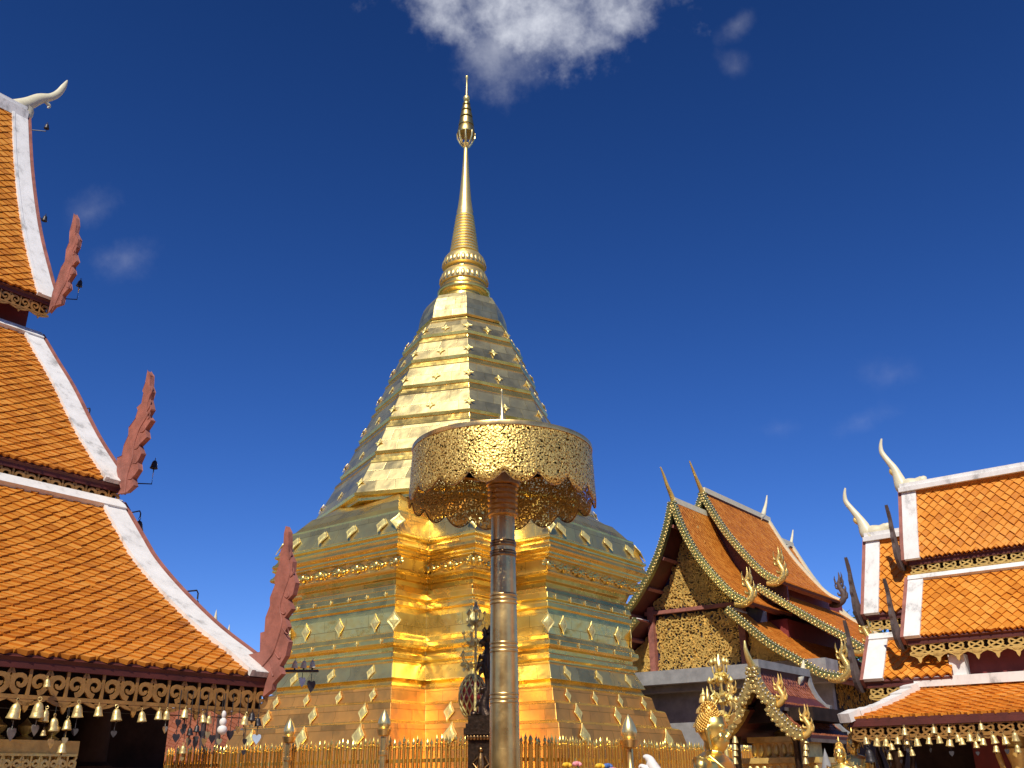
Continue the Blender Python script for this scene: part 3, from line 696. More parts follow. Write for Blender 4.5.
# drum
px_ = up(470); RT = 89*px_; RB = 91.5*px_; ZT = uz(452.5); ZB = uz(497); NS = 18
UA = uax(ZT)
mb = MB(); n = 192; rows = []
def scal(k):
    f = (k*NS/n) % 1.0; return -abs(math.sin(PI*f))**.8
for vi in range(7):
    f = vi/6; row = []
    for k in range(n):
        a = 2*PI*k/n; r = RT+(RB-RT)*f; z = ZT+(ZB-ZT)*f+(scal(k)*.15*f if f > .5 else 0)
        row.append(UA+V((r*math.cos(a+.2), r*math.sin(a+.2), z)))
    rows.append(row)
mb.grid(rows, True); val = mb.build('scalloped_valance', 'filigree', para, 60)
so_ = val.modifiers.new('sheet', 'SOLIDIFY'); so_.thickness = .012
mb = MB(); mb.lathe(UA, [(RT-.02, ZT-.03), (RT+.02, ZT-.03), (RT+.025, ZT), (RT+.02, ZT+.03), (RT-.02, ZT+.03), (RT-.02, ZT-.03)], 64); mb.build('rim_band', 'brass', val, 50)
mb = MB(); rows = []
for k in range(n+1):
    a = 2*PI*k/n; z = ZB+scal(k % n)*.15
    rows.append([UA+V((math.cos(a+.2)*(RB+q), math.sin(a+.2)*(RB+q), z+w_)) for q, w_ in ((-.006, -.004), (.01, -.004), (.01, .008), (-.006, .008), (-.006, -.004))])
mb.grid(rows); mb.build('scallop_trim', 'brass_dark', val, 50)
mb = MB(); rows = [[UA+V((r*math.cos(2*PI*k/64), r*math.sin(2*PI*k/64), z)) for k in range(64)] for r, z in ((RT, ZT+.01), (RT*.6, ZT+.1), (RT*.25, ZT+.2), (.12, ZT+.26))]
mb.grid(rows, True); dome = mb.build('canopy_top', 'filigree', para, 60); so_ = dome.modifiers.new('sheet', 'SOLIDIFY'); so_.thickness = .012
mb = MB()
for k in range(16):
    a = 2*PI*k/16; d = V((math.cos(a), math.sin(a), 0)); mb.tube([UA+d*.1+Z*(ZT+.2), UA+d*RT*.6+Z*(ZT+.07), UA+d*(RT-.01)+Z*(ZT-.02)], .014, 6)
mb.build('canopy_rib', 'brass_dark', dome, 50)
mb = MB(); zt = at_range(502, 389, UR).z; zb = ZT+.2
ulathe(mb, [(.16, zb), (.13, zb+.05), (.09, zb+.07), (.1, zb+.12), (.07, zb+.15), (.075, zb+.2), (.045, zb+.24), (.05, zb+.3), (.03, zb+.34), (.02, zb+.5), (.008, zt-.06), (.016, zt-.04), (.004, zt)], 16)
mb.build('finial', 'gold_bright', para, 50)

# ------------------------------------------------------------------ shared temple-roof parts
def horn_finial(pts_px, P, n, radii, mat, parent, name='horn_finial', flat=1.0):
    mb = MB(); q = outline_px(pts_px, P, n); horn(mb, q, radii, n, 8, flat); return mb.build(name, mat, parent, 60)
def naga_flame(pts_px, P, n, th, mat, parent, carve=True):
    """flat carved flame board traced at its own distance, with real thickness and carved edge leaves"""
    top = min(range(len(pts_px)), key=lambda i: pts_px[i][1]); pts_px = [(x-(2.2 if i > top+1 else 0), y) for i, (x, y) in enumerate(pts_px)]
    mb = MB(); q = outline_px(pts_px, P, n); q = [p-n*(th/2) for p in q]
    mb.prism(q, n*th); o = mb.build('naga_finial', mat, parent)
    bv = o.modifiers.new('edge', 'BEVEL'); bv.width = min(.012, th*.15); bv.segments = 2; bv.limit_method = 'ANGLE'; bv.angle_limit = rad(30)
    if carve:
        mb = MB(); m = len(pts_px)//2
        for i in range(1, m-1):
            a = (q[i]+q[-1-i])/2; b = (q[i+1]+q[-2-i])/2; wd = (q[i]-q[-1-i]).length*.16; d = (b-a)
            if d.length < .02: continue
            sd_ = d.normalized().cross(n)
            for sg in (-1, 1):
                pt = [a+sd_*wd*sg*.2, a+d*.4+sd_*wd*sg*.9, a+d*.95+sd_*wd*sg*.6, a+d*1.25+sd_*wd*sg*.1]
                rr = wd*.3
                mb.tube(pt, [rr*.5, rr, rr*.8, rr*.2], 6)
                mb.tube([p+n*th for p in pt], [rr*.5, rr, rr*.8, rr*.2], 6)
        if mb.v: mb.build('carved_leaf_relief', mat, o, 60)
    return o
def gen_flame(base, up_, out, h, wd):
    """generic flame outline in the plane (up_, out)"""
    sh = [(0, 0), (.55, .05), (.62, .22), (.4, .34), (.52, .46), (.28, .55), (.34, .68), (.14, .78), (.16, .9), (-.02, 1.0), (-.1, .84), (-.12, .66), (-.3, .5), (-.34, .3), (-.5, .18), (-.4, .02)]
    return [base+out*(x*wd)+up_*(y*h) for x, y in sh]

# ------------------------------------------------------------------ temple hall at the left
EL = at_range(272, 678, 8.6)
nL, oL, lL = e2, -e1, -e2
hallL = thing('temple_hall', 'temple hall with steep three tiered orange tile roof and pinkish wooden naga finials', 'temple', flat(on_plane(24, 115, EL, nL)))
RL = flat(on_plane(24, 115, EL, nL))
def prof_px(pts, P, n, O, o): 
    out = []
    for x, y in pts:
        q = on_plane(x, y, P, n); out.append(((q-O).dot(o), q.z))
    return out
tiersL = [[(24.8, 118), (27.3, 169), (34.6, 227.7), (45.6, 275), (53, 301)],
          [(37, 336), (52, 362), (68.7, 390), (93.7, 440), (123.4, 485.6)],
          [(117, 505), (137, 540), (150, 562), (175, 592), (212, 629), (250, 659), (272, 678)]]
LENL = 11
roofsL = []
for k, tp in enumerate(tiersL):
    pr = prof_px(tp, EL, nL, RL, oL); rf = Roof(RL, oL, lL, pr); roofsL.append(rf)
    mb = MB(); rf.tiles(mb, .21, LENL*(.6 if k == 0 else .8 if k == 1 else 1), *(TW := ((.185, .08), (.165, .07), (.15, .066))[k]), thick=.023); tr = mb.build('tiled_roof', 'tile', hallL)
    mb = MB(); rf.slab(mb, -.02, LENL, -.07, -.01); mb.build('roof_deck', 'darkred', tr)
    mb = MB(); rf.slab(mb, -.03, .23, .0, .045, step=.12); rf.slab(mb, .19, .23, .045, .055, step=.12); o = mb.build('white_verge', 'white', hallL)
    mb = MB(); rf.slab(mb, -.08, -.034, -.1, .035, step=.12)
    N = int(rf.T/.11)
    rf.slab(mb, -.08, -.05, .035, .055, step=.12)
    mb.build('bargeboard', 'redwood', hallL)
    # the far slope (mirror)
    rb = Roof(RL, -oL, lL, pr); mb = MB(); rb.slab(mb, -.1, LENL, -.07, .02); mb.build('rear_roof_slope', 'tile', hallL)
# white flashing along the top of tiers 2, 3
for k in (1, 2):
    rf = roofsL[k]; mb = MB(); rf.slab(mb, -.03, LENL, .0, .07, 0, .16, step=.08); mb.build('white_flashing', 'white', hallL)
# ridge cap
rf = roofsL[0]; mb = MB(); top = RL+Z*rf.p[0][1]
mb.box(top+lL*(LENL/2-.02)+Z*.02, lL*(LENL/2), oL*.13, Z*.1); mb.box(top+lL*(LENL/2)+Z*.16, lL*(LENL/2), oL*.09, Z*.05); mb.build('ridge_cap', 'white', hallL)
PR = top+Z*.1
o = horn_finial([(2, 110), (14, 107), (28, 103.5), (40, 98.5), (51, 97), (58, 93.5), (63.5, 87), (67.5, 80.5)], PR, e1, [.13, .13, .11, .09, .065, .06, .05, .012], 'cream', hallL, flat=.6)
mb = MB(); q = [on_plane(x, y, PR, e1) for x, y in ((27, 106), (29, 111), (27, 117), (23, 120))]; horn(mb, q, [.1, .085, .07, .03], e1, 8, .6); q = [on_plane(x, y, PR, e1) for x, y in ((44, 99), (47, 103), (49.5, 106), (47.5, 108))]; horn(mb, q, [.05, .04, .03, .012], e1, 8, .6); mb.build('horn_scroll', 'cream', o, 60)
# eaves, fretwork
def eave(rf, L1, h, parent, mat='lace', back='darkred', inset=.03, pend=0, pend_every=2, period=None, kind='scroll', drop=-.03, L0=0, backing=True, depth=.02):
    E0 = rf.P(L0, rf.T, -.04); out = rf.o
    mb = MB(); mb.box(E0+rf.l*((L1-L0)/2)-out*.03-Z*.0, rf.l*((L1-L0)/2), out*.03, Z*.045); fb = mb.build('fascia_board', back, parent)
    P0 = E0-out*inset-Z*(.045+drop)
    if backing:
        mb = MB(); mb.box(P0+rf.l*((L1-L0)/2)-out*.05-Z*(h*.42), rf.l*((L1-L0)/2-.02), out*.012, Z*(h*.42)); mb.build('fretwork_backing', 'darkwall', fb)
    mb = MB(); lace_strip(mb, L1-L0, h, lace_map(P0, rf.l, out), depth, period, pend, 0, pend_every, kind); mb.build('eave_fretwork', mat, parent)
    return P0, h
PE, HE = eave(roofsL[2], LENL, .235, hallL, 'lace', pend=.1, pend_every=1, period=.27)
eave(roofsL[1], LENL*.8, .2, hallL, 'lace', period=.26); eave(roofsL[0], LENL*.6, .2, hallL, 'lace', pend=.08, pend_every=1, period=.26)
# recessed walls between tiers and below
def wall_box(parent, O, o, l, s, z0, z1, L0, L1, mat, name='wall', th=.1):
    mb = MB(); c = flat(O)+o*s+l*((L0+L1)/2)+Z*((z0+z1)/2); mb.box(c, l*((L1-L0)/2), o*th, Z*((z1-z0)/2)); return mb.build(name, mat, parent)
for k in (0, 1):
    s0, z0 = roofsL[k].p[-1]; s1, z1 = roofsL[k+1].p[0]
    for sg in (1, -1): wall_box(hallL, RL, oL*sg, lL, min(s0, s1)-.22, z1-.5, z0+.15, .12, LENL*.8, 'maroon', 'clerestory_wall')
sE, zE = roofsL[2].p[-1]
PW = RL+oL*(sE-1.15); Lw = (on_plane(166, 745, PW, e1)-PW).dot(lL)
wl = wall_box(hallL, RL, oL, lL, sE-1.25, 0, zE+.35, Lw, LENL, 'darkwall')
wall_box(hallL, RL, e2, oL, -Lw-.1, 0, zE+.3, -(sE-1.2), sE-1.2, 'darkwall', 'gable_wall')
mb = MB()
for z0, z1, d in ((0, .5, .32), (.5, .62, .4), (.62, 1.5, .2), (1.5, 1.56, .26), (1.56, 1.66, .33), (1.66, 1.71, .24)):
    mb.box(RL+oL*(sE-1.15+d/2-.05)+lL*((Lw+LENL)/2-.15)+Z*((z0+z1)/2), lL*((LENL-Lw)/2+.15), oL*(d/2+.05), Z*((z1-z0)/2-.001))
mb.build('plinth', 'stone', hallL)
for Lp in (1.3, 3.3, 5.3):
    mb = MB(); c = RL+oL*(sE-1.0)+lL*(Lw+Lp-.5); mb.lathe(c, [(.2, 0), (.2, 1.72), (.15, 1.75), (.15, zE+.3)], 16); mb.build('column', 'darkwall', hallL, 40)
# wooden naga flames at the foot of each verge
F1 = [(50, 313), (54.5, 293), (60, 277), (63, 268), (66.5, 262), (68, 250), (71, 243), (71.5, 232), (74, 223), (75.5, 214.5), (78, 219), (80.5, 226), (79, 233), (82.5, 240), (81, 248), (78, 253), (80.5, 262), (76, 267), (77.5, 274), (72, 282), (73, 289), (66.5, 296), (65, 304), (57, 307)]
F2 = [(120, 494), (123, 489), (119, 472), (119.5, 458), (124, 456), (126, 446), (130.5, 436), (131, 428), (137.5, 419), (140, 411), (139, 408), (143.5, 404), (145.5, 393.5), (144.5, 391), (147.5, 383), (149.5, 371.5), (152.5, 376), (154, 386), (156, 392), (153.5, 400), (155.5, 410), (152, 416), (155.5, 421), (149.5, 430), (151, 438), (143, 446), (146, 454), (142, 463), (143, 470), (137, 479), (138, 486), (131, 492)]
F3 = [(250, 655), (262, 652), (262.5, 633), (266.5, 632), (267.5, 618), (272, 606), (272, 598), (277, 585), (276.5, 578), (281, 565), (282.5, 552), (285.5, 545), (286, 534), (287.8, 526.5), (290.5, 532), (293, 545), (292.5, 552), (297, 562), (296, 572), (300, 583), (297, 595), (292, 600), (296, 609), (289, 618), (292, 627), (288, 634), (293, 642), (290, 656), (284, 666), (286, 674), (277, 684), (276, 690), (267, 697), (263, 691)]
def flame_veins(o, F):
    P = EL-nL*.055; top = min(range(len(F)), key=lambda i: F[i][1]); Lf, Rt_ = F[:top+1], F[top:][::-1]; mid = []
    pick = lambda A, f: A[min(len(A)-1, int(f*(len(A)-1)))]
    for i in range(9):
        f = i/8*.92+.04; a, b = pick(Lf, f), pick(Rt_, f); mid.append(((a[0]+b[0])/2-.8, (a[1]+b[1])/2))
    mb = MB(); w_ = abs(F[-1][0]-F[0][0])*.05*pxm(on_plane(*mid[0], P, nL)); q = [on_plane(x, y, P, nL) for x, y in mid]
    horn(mb, q, [w_*1.6*(1-i/9) for i in range(9)], nL, 6)
    for i in range(1, 8):
        a, b = pick(Rt_, i/8), mid[i]; p = [on_plane(b[0]+(a[0]-b[0])*t+dx, b[1]+(a[1]-b[1])*t+dy, P, nL) for t, dx, dy in ((.05, 0, 3), (.4, 0, 2), (.62, 0, -2), (.5, 0, -6))]
        horn(mb, p, [w_*.5, w_*1.1, w_*.9, w_*.2], nL, 6)
    mb.build('carved_veins', 'redwood', o, 60)
for F in (F1, F2, F3): flame_veins(naga_flame(F, EL-nL*.03, nL, .045, 'redwood', hallL, False), F)

# ------------------------------------------------------------------ galleries closing the court (two tall unseen halls added behind the camera to warm the gilding's reflections)
def gallery(label, P, along, face, length, rise=2.0, hwall=3.0):
    g = thing('cloister_gallery', label, 'gallery', flat(P))
    rf = Roof(P, face, along, [(-1.6, hwall+rise), (-.6, hwall+rise*.45), (.6, hwall+.05), (1.2, hwall-.2)])
    mb = MB(); rf.tiles(mb, 0, length, .34, .2, .03); mb.build('tiled_roof', 'tile' if hwall > 3 else 'tile_s', g)
    mb = MB(); rf.slab(mb, 0, length, -.07, -.01); mb.build('roof_deck', 'darkred', g)
    rb = Roof(P-face*3.2, -face, along, [(-1.6, hwall+rise), (-.6, hwall+rise*.45), (.6, hwall+.05), (1.2, hwall-.2)]); mb = MB(); rb.slab(mb, 0, length, -.07, .02); mb.build('rear_roof_slope', 'tile', g)
    mb = MB(); mb.box(flat(P)-face*1.6+along*(length/2)+Z*(hwall+rise+.05), along*(length/2), face*.12, Z*.1); mb.build('ridge_cap', 'white', g)
    mb = MB(); mb.box(flat(P)-face*1.9+along*(length/2)+Z*(hwall/2), along*(length/2), face*.1, Z*(hwall/2)); mb.build('wall', 'maroon', g)
    n = int(length/3)
    for i in range(n+1):
        mb = MB(); mb.lathe(flat(P)+face*.6+along*(length*i/n*.98+.15), [(.22, 0), (.22, .3), (.16, .35), (.15, hwall-.4), (.22, hwall-.25), (.22, hwall)], 10); mb.build('column', 'redwood', g, 40)
gallery('low cloister gallery on the far left behind the stupa fence', CH+e1*13-e2*14, e2, -e1, 30, 1.7, 2.4)
gallery('tall unseen hall added behind the photographer for gilding reflections, parallel to the right hall', e1*8-e2*9, -e1, e2, 26, 6.5, 3.6)
gallery('tall unseen hall added behind the photographer for gilding reflections, parallel to the left hall', -e1*10-e2*8, e2, e1, 9, 6.5, 3.6)

# ------------------------------------------------------------------ hall at the far right with gilded gable
AM = at_range(673.4, 501, 30); nM = e2; MO = flat(AM)
hallM = thing('gabled_hall', 'hall behind the stupa with gilded fretwork gable and russet roofs', 'temple', MO)
def mosaic_barge(rf, L, parent, wd=.21, name='mosaic_bargeboard', mat='mosaic_green'):
    mb = MB(); rf.slab(mb, L-.16, L, -wd+.06, .06, step=.15); o = mb.build(name, mat, parent)
    ks = wd/.26; mb = MB(); N = int(rf.T/(.14*ks))
    for i in range(N):
        t = (i+.5)*rf.T/N
        c = rf.P(L-.17, t, -wd*.32); d = rf.P(L-.17, t+.05, -wd*.32)-c; nn = rf.P(L-.17, t, 0)-c
        ax = (d.normalized(), rf.l, nn.normalized())
        mb.ball(c, .046*ks, 6, 0, (1.0, .3, 1.3), ax)
        mb.ball(rf.P(L-.17, t+.07*ks, -wd*.6), .034*ks, 6, 0, (1.2, .3, 1), ax)
        mb.ball(rf.P(L-.12, t, .06+.02*ks), .028*ks, 6, 0, (1, 1, 1.5), ax)
    mb.build('gilt_scales', 'mosaic', o, 50)
    mb = MB(); N = int(rf.T/(.1*ks))
    for i in range(N): mb.ball(rf.P(L-.17, (i+.5)*rf.T/N, .045), .022*ks, 6)
    mb.build('glass_beads', 'bead', o, 50)
    return o
def mv_roof(prof, P, L0, L1, parent, mat, tw=(.2, .1), barge=True, sides=(1, -1), O=None, dirs=None, ridge=None, soff=True, flash=False):
    O = MO if O is None else O; o_, l_ = dirs or (-e1, e2); res = []
    for sg in sides:
        rf = Roof(O, o_*sg, l_, prof); res.append(rf)
        mb = MB(); rf.tiles(mb, L0+.02, L1, tw[0], tw[1], .02); tr = mb.build('tiled_roof', mat, parent)
        mb = MB(); rf.slab(mb, L0+.0, L1, -.08, -.01); mb.build('roof_deck', 'darkred', tr)
        mb = MB()
        for t in [rf.T*(i+.7)/4 for i in range(4)]: mb.box(rf.P((L0+L1)/2, t, -.14), l_*((L1-L0)/2-.05), (rf.P(0, t+.1)-rf.P(0, t-.1)).normalized()*.05, (rf.P(0, t, 1)-rf.P(0, t, 0)).normalized()*.055)
        mb.build('purlins', 'redwood', tr)
        if flash:
            mb = MB(); rf.slab(mb, L0+.05, L1, .02, .06, 0, .1, step=.05); mb.build('white_flashing', 'white', parent)
        if barge: mosaic_barge(rf, L0, parent)
    return res
def gilt_flame(P, upd, out, h, wd, n, parent, mat='mosaic'):
    """naga head rising from the foot of a bargeboard: swan neck with flame crest"""
    mb = MB(); r = h*.085; q = lambda x, y, w_=0: P+out*(x*wd)+upd*(y*h)+n*w_
    horn(mb, [q(-.7, -.08), q(-.1, -.12), (q(.45, .0)), q(.62, .2), q(.42, .42), q(.3, .58), q(.42, .76), q(.4, 1.0)], [r*1.1, r*1.3, r*1.35, r*1.2, r*1.05, r*.9, r*.6, r*.08], n, 8)
    o = mb.build('naga_finial', mat, parent, 60); mb = MB()
    for (x, y, dx, dy, k) in ((.75, .1, .28, .12, 1), (.66, .3, .3, .12, .9), (.52, .5, .3, .16, .8), (.15, .45, -.3, .1, .8), (.12, .62, -.25, .14, .7), (.5, .66, .24, .18, .7), (.3, .2, -.32, .06, .8)):
        mb.tube([q(x-dx*.4, y-dy*.2), q(x+dx*.3, y), q(x+dx*.6, y+dy), q(x+dx*.45, y+dy*1.9)], [r*.9*k, r*.7*k, r*.45*k, r*.05], 6)
    mb.build('flame_crest', mat, o, 60); return o
T1 = [(675, 502), (684, 526), (698, 552), (716, 575), (734.6, 593.6), (750, 601.5)]
T2 = [(729, 608), (747, 623), (772, 643), (798, 658), (823, 672), (846, 676)]
p1 = prof_px(T1, AM, nM, MO, -e1); p2 = prof_px(T2, AM, nM, MO, -e1)
L_R, L_E, L_T = 2.15, 7.28, 9.3
f1 = mv_roof(p1, AM, 0, L_R+.9, hallM, 'tile_m', barge=True)
f2 = mv_roof(p2, AM, 0, L_E, hallM, 'tile_m', flash=True)
AR = AM+e2*L_R
p3 = prof_px([(703, 492), (724, 526), (745, 552), (766, 573), (781.5, 580.6)], AR, nM, MO, -e1)
p4 = prof_px([(759, 586), (780, 599), (802, 612), (824, 624.5), (846, 636), (868, 650)], AR, nM, MO, -e1)
r1 = mv_roof(p3, AR, L_R, L_E, hallM, 'tile_m')
r2 = mv_roof(p4, AR, L_R, L_E+1.5, hallM, 'tile_m', flash=True)
p5 = [(s_, z_-.62) for s_, z_ in p3]
t1 = mv_roof(p5, AR, L_E, L_T, hallM, 'tile_m', barge=False)
# ridge caps and horns
def ridge_cap(P, l, o_, L0, L1, parent, w_=.09, h_=.09, mat='grey'):
    mb = MB(); mb.box(P+l*((L0+L1)/2)+Z*.05, l*((L1-L0)/2), o_*w_, Z*h_); mb.build('ridge_cap', mat, parent)
zr1, zr3 = p1[0][1], p3[0][1]
ridge_cap(MO+Z*zr1, e2, e1, -.05, L_R+.5, hallM, mat='cream'); ridge_cap(MO+Z*zr3, e2, e1, L_R-.05, L_E+.05, hallM, mat='cream'); ridge_cap(MO+Z*(zr3-.62), e2, e1, L_E, L_T, hallM, mat='cream')
def rear_verge(rf, L, parent):
    mb = MB(); rf.slab(mb, L-.12, L+.05, .02, .1, step=.15); mb.build('rear_verge', 'cream', parent)
rear_verge(r1[0], L_E, hallM); rear_verge(t1[0], L_T, hallM); rear_verge(r2[0], L_E+1.5, hallM)
RD = [.02, .045, .06, .075, .09, .1]
for pts, Lh in (([(660.5, 467), (664, 476), (667, 485), (670.5, 493), (673.5, 501), (676, 509)], 0), ([(689.5, 461), (693, 470), (696.5, 479), (699.5, 486), (702, 492), (704, 500)], L_R)):
    horn_finial(pts, AM+e2*Lh, e1, RD, 'lace_gold', hallM)
for (xt, yt, xb, yb, Lh) in ((767, 495.5, 766, 519, L_E), (793, 530, 790, 550, L_T)):
    P = MO+e2*Lh; horn_finial([(xt, yt), (xt-1, yt+8), (xt-2.5, yt+14), (xb-3, yb-4), (xb-7, yb-1)], P, e1, [.02, .05, .07, .1, .12], 'cream', hallM)
def foot(rf, L, h, wd, parent, mat='mosaic'):
    b = rf.P(L-.08, rf.T-.05, .02); return gilt_flame(b-rf.o*.1, Z, -rf.o*(-1), h, wd, rf.l, parent, mat)
for rfs, L, h in ((f1, 0, .95), (f2, 0, .95), (r1, L_R, 1.0), (r2, L_R, 1.0)):
    for rf in rfs: foot(rf, L, h, .42, hallM)
foot(t1[0], L_T, .9, .35, hallM, 'greywood'); foot(r1[0], L_E, 1.0, .4, hallM, 'greywood')
# walls
def box_wall(parent, O, o_, l, s0, s1, z0, z1, L0, L1, mat, name='wall'):
    mb = MB(); mb.box(flat(O)+o_*((s0+s1)/2)+l*((L0+L1)/2)+Z*((z0+z1)/2), o_*((s1-s0)/2), l*((L1-L0)/2), Z*((z1-z0)/2)); return mb.build(name, mat, parent)
GW = 1.0     # set-back of the gable wall
def gable_panel(parent, prof, z0, L, inset, mat, O=None, o_=None, l_=None, name='gable_ground'):
    O = MO if O is None else O; o_ = o_ or -e1; l_ = l_ or e2
    pr = smooth_curve(prof, 4); pts = [(s, z-inset) for s, z in pr if z-inset > z0]
    pl = [flat(O)+l_*L+o_*s+Z*z for s, z in pts]; sb = pts[-1][0]
    pl += [flat(O)+l_*L+o_*sb+Z*z0, flat(O)+l_*L-o_*sb+Z*z0]+[flat(O)+l_*L-o_*s+Z*z for s, z in pts[::-1]]
    mb = MB(); mb.prism(pl, l_*.08); return mb.build(name, mat, parent), pts
beam_z = on_plane(690, 610, AM+e2*GW, nM).z
ledge_z = on_plane(690, 671, AM+e2*GW, nM).z
s1w = 1.95
box_wall(hallM, MO, -e1, e2, -1.72, 1.72, ledge_z, beam_z, GW-.003, GW+.104, 'blueglass', 'gable_wall')
gp, gpts = gable_panel(hallM, p1, beam_z-.6, GW, .16, 'blueglass')
box_wall(hallM, MO, -e1, e2, -2.6, 2.6, ledge_z, p2[2][1]-.25, GW+.0, GW+.1, 'blueglass', 'gable_wall')
box_wall(hallM, MO, -e1, e2, -3.5, 3.5, ledge_z, p2[3][1]-.3, GW+.003, GW+.097, 'blueglass', 'gable_wall')
box_wall(hallM, MO, -e1, e2, -3.9, 3.9, 0, ledge_z-.05, GW+.2, GW+.4, 'grey', 'lower_wall')
box_wall(hallM, MO, -e1, e2, -3.86, 3.86, 0, ledge_z, GW+.41, L_E+1, 'darkwall', 'lower_side_wall')
box_wall(hallM, MO, -e1, e2, -1.7, 1.7, ledge_z, p1[-1][1]+.2, GW+.12, L_T-.4, 'maroon', 'clerestory_wall')
box_wall(hallM, MO, -e1, e2, -1.75, 1.75, p1[-1][1], p3[-1][1]+.35, L_R+.5, L_T-.3, 'maroon', 'clerestory_wall')
box_wall(hallM, MO, -e1, e2, -2.3, 2.3, ledge_z, p4[2][1]-.1, L_R+.3, L_E+.8, 'maroon', 'side_wall')
mb = MB(); mb.box(MO+e2*(GW-.25)+Z*(ledge_z-.2), e1*4.15, e2*.45, Z*.2); mb.box(MO+e2*(GW-.05)+Z*(ledge_z-.5), e1*3.95, e2*.25, Z*.1); mb.build('cement_ledge', 'grey', hallM)
# red frame of the gable
mb = MB(); mb.box(MO+e2*(GW-.12)+Z*beam_z, e1*1.75, e2*.1, Z*.055); mb.build('tie_beam', 'redwood', hallM)
for sg in (1, -1):
    mb = MB(); mb.box(MO-e1*(1.55*sg)+e2*(GW-.13)+Z*((ledge_z+beam_z)/2+.1), e1*.1, e2*.1, Z*((beam_z-ledge_z)/2+.1)); mb.build('gable_post', 'redwood', hallM)
# gilded scroll carving over the gable and the bays beside it
class Spread:            # evenly spread pairs
    def __init__(s, seed): s.k = seed*1000
    def uniform(s, a, b):
        s.k += 1; n = s.k//2; g = (.7548776662, .5698402910)[s.k % 2]; return a+(b-a)*((.5+n*g) % 1)
def scroll_field(region, n, L, parent, name, rmin=.1, rmax=.22, seed=3, O=None, o_=None, l_=None, mat='lace_gold'):
    O = MO if O is None else O; o_ = o_ or -e1; l_ = l_ or e2; rnd = random.Random(seed); sp_ = Spread(seed); mb = MB(); k = 0; tries = 0
    while k < n and tries < n*40:
        tries += 1; u, z, ok = region(sp_)
        if not ok: continue
        k += 1; r = rnd.uniform(rmin, rmax); cc = rnd.choice((-1, 1)); a0 = rnd.uniform(0, 2*PI); dep = rnd.uniform(.03, .09)
        mp = lambda a, b, t: flat(O)+l_*(L-t)+o_*a+Z*b
        sp = spiral(u, z, r, a0, rnd.uniform(.8, 1.3), 11, cc, .15); mb.ribbon(sp, [r*.165*(1-.4*i/11) for i in range(12)], mp, dep)
        if rnd.random() < .6:
            a = rnd.uniform(0, 2*PI); mb.ribbon([(u, z), (u+r*.8*math.cos(a), z+r*.8*math.sin(a)), (u+r*1.5*math.cos(a+.4), z+r*1.5*math.sin(a+.4))], [r*.1, r*.26, .004], mp, dep*.9)
    return mb.build(name, mat, parent)
def zmax(u):
    u = abs(u)
    for (s0, z0), (s1_, z1) in zip(gpts, gpts[1:]):
        if s0 <= u <= s1_: return z0+(z1-z0)*(u-s0)/(s1_-s0)
    return gpts[0][1] if u < gpts[0][0] else -9
def reg_gable(r):
    u = r.uniform(-1.6, 1.6); z = r.uniform(beam_z+.12, gpts[0][1]); return u, z, z < zmax(u)-.12
scroll_field(reg_gable, 330, GW, hallM, 'gable_carving', .06, .14)
scroll_field(lambda r: (r.uniform(-1.4, 1.4), r.uniform(ledge_z+.08, beam_z-.15), True), 330, GW, hallM, 'gable_carving', .06, .14, seed=5)
for sg in (1, -1): scroll_field(lambda r: ((u := r.uniform(1.75, 3.5))*sg, (z := r.uniform(ledge_z+.1, p2[0][1]-.1)), z < p2[0][1]-.5-(u-1.75)*.85), 170, GW, hallM, 'side_bay_carving', .06, .14, seed=7+sg)
scroll_field(lambda r: (r.uniform(GW+.6, L_E+.6), r.uniform(ledge_z-2.2, ledge_z-.1), True), 330, 3.88, hallM, 'side_wall_carving', .08, .17, seed=21, o_=e2, l_=-e1)
# rear-hall gable behind the porch roof
gable_panel(hallM, p3, p1[-2][1], L_R+.35, .12, 'darkred', name='inner_gable')

# ------------------------------------------------------------------ hall and cloister at the right
ER = at_range(906.5, 639, 13); oR, lR = -e2, -e1
RR = flat(on_plane(904, 491, ER, e1))
hallR = thing('tiled_hall', 'hall at the right with golden orange diamond tiles and bright white verges', 'temple', RR)
def verge(rf, L0, wd, parent, th=.05):
    mb = MB(); rf.slab(mb, L0-.02, L0+wd, -.0, th, step=.1); mb.build('white_verge', 'white', parent)
    mb = MB(); rf.slab(mb, L0-.07, L0-.024, -.1, th-.01, step=.1); mb.build('bargeboard', 'redwood', parent)
def right_roof(pts, L0, L1, sw, parent, tw=(.118, .072), O=RR, P=None, rear=True):
    P = P or (ER+lR*L0); pr = prof_px(pts, P, e1, O, oR); rf = Roof(O, oR, lR, pr)
    mb = MB(); rf.tiles(mb, L0+sw-.02, L1, tw[0], tw[1], .025); tr = mb.build('tiled_roof', 'tile_r', parent)
    mb = MB(); rf.slab(mb, L0-.02, L1, -.07, -.01); mb.build('roof_deck', 'darkred', tr)
    verge(rf, L0, sw, parent)
    if rear:
        rb = Roof(O, -oR, lR, pr); mb = MB(); rb.slab(mb, L0, L1, -.07, .02); mb.build('rear_roof_slope', 'tile_r', parent)
    return rf
LR = 9
A1 = right_roof([(904, 492), (905, 515), (906, 540), (907.3, 561)], 0, LR, .17, hallR)
A2 = right_roof([(911, 579), (909.5, 600), (908, 620), (906.5, 639)], 0, LR, .17, hallR)
QP = on_plane(868.5, 541, ER+oR*((RR-ER).dot(oR)), e2); LP = (QP-RR).dot(lR)
B1 = right_roof([(868.5, 541), (868, 565), (867.3, 590), (866.6, 615.6)], LP, .3, .17, hallR)
PB = ER+lR*LP
s_, z_ = prof_px([(966, 679)], ER+oR*((on_plane(866, 682, PB, e1)-ER).dot(oR)), e2, RR, oR)[0]
LPI = (on_plane(952, 676, on_plane(866, 682, PB, e1), e2)-RR).dot(lR)
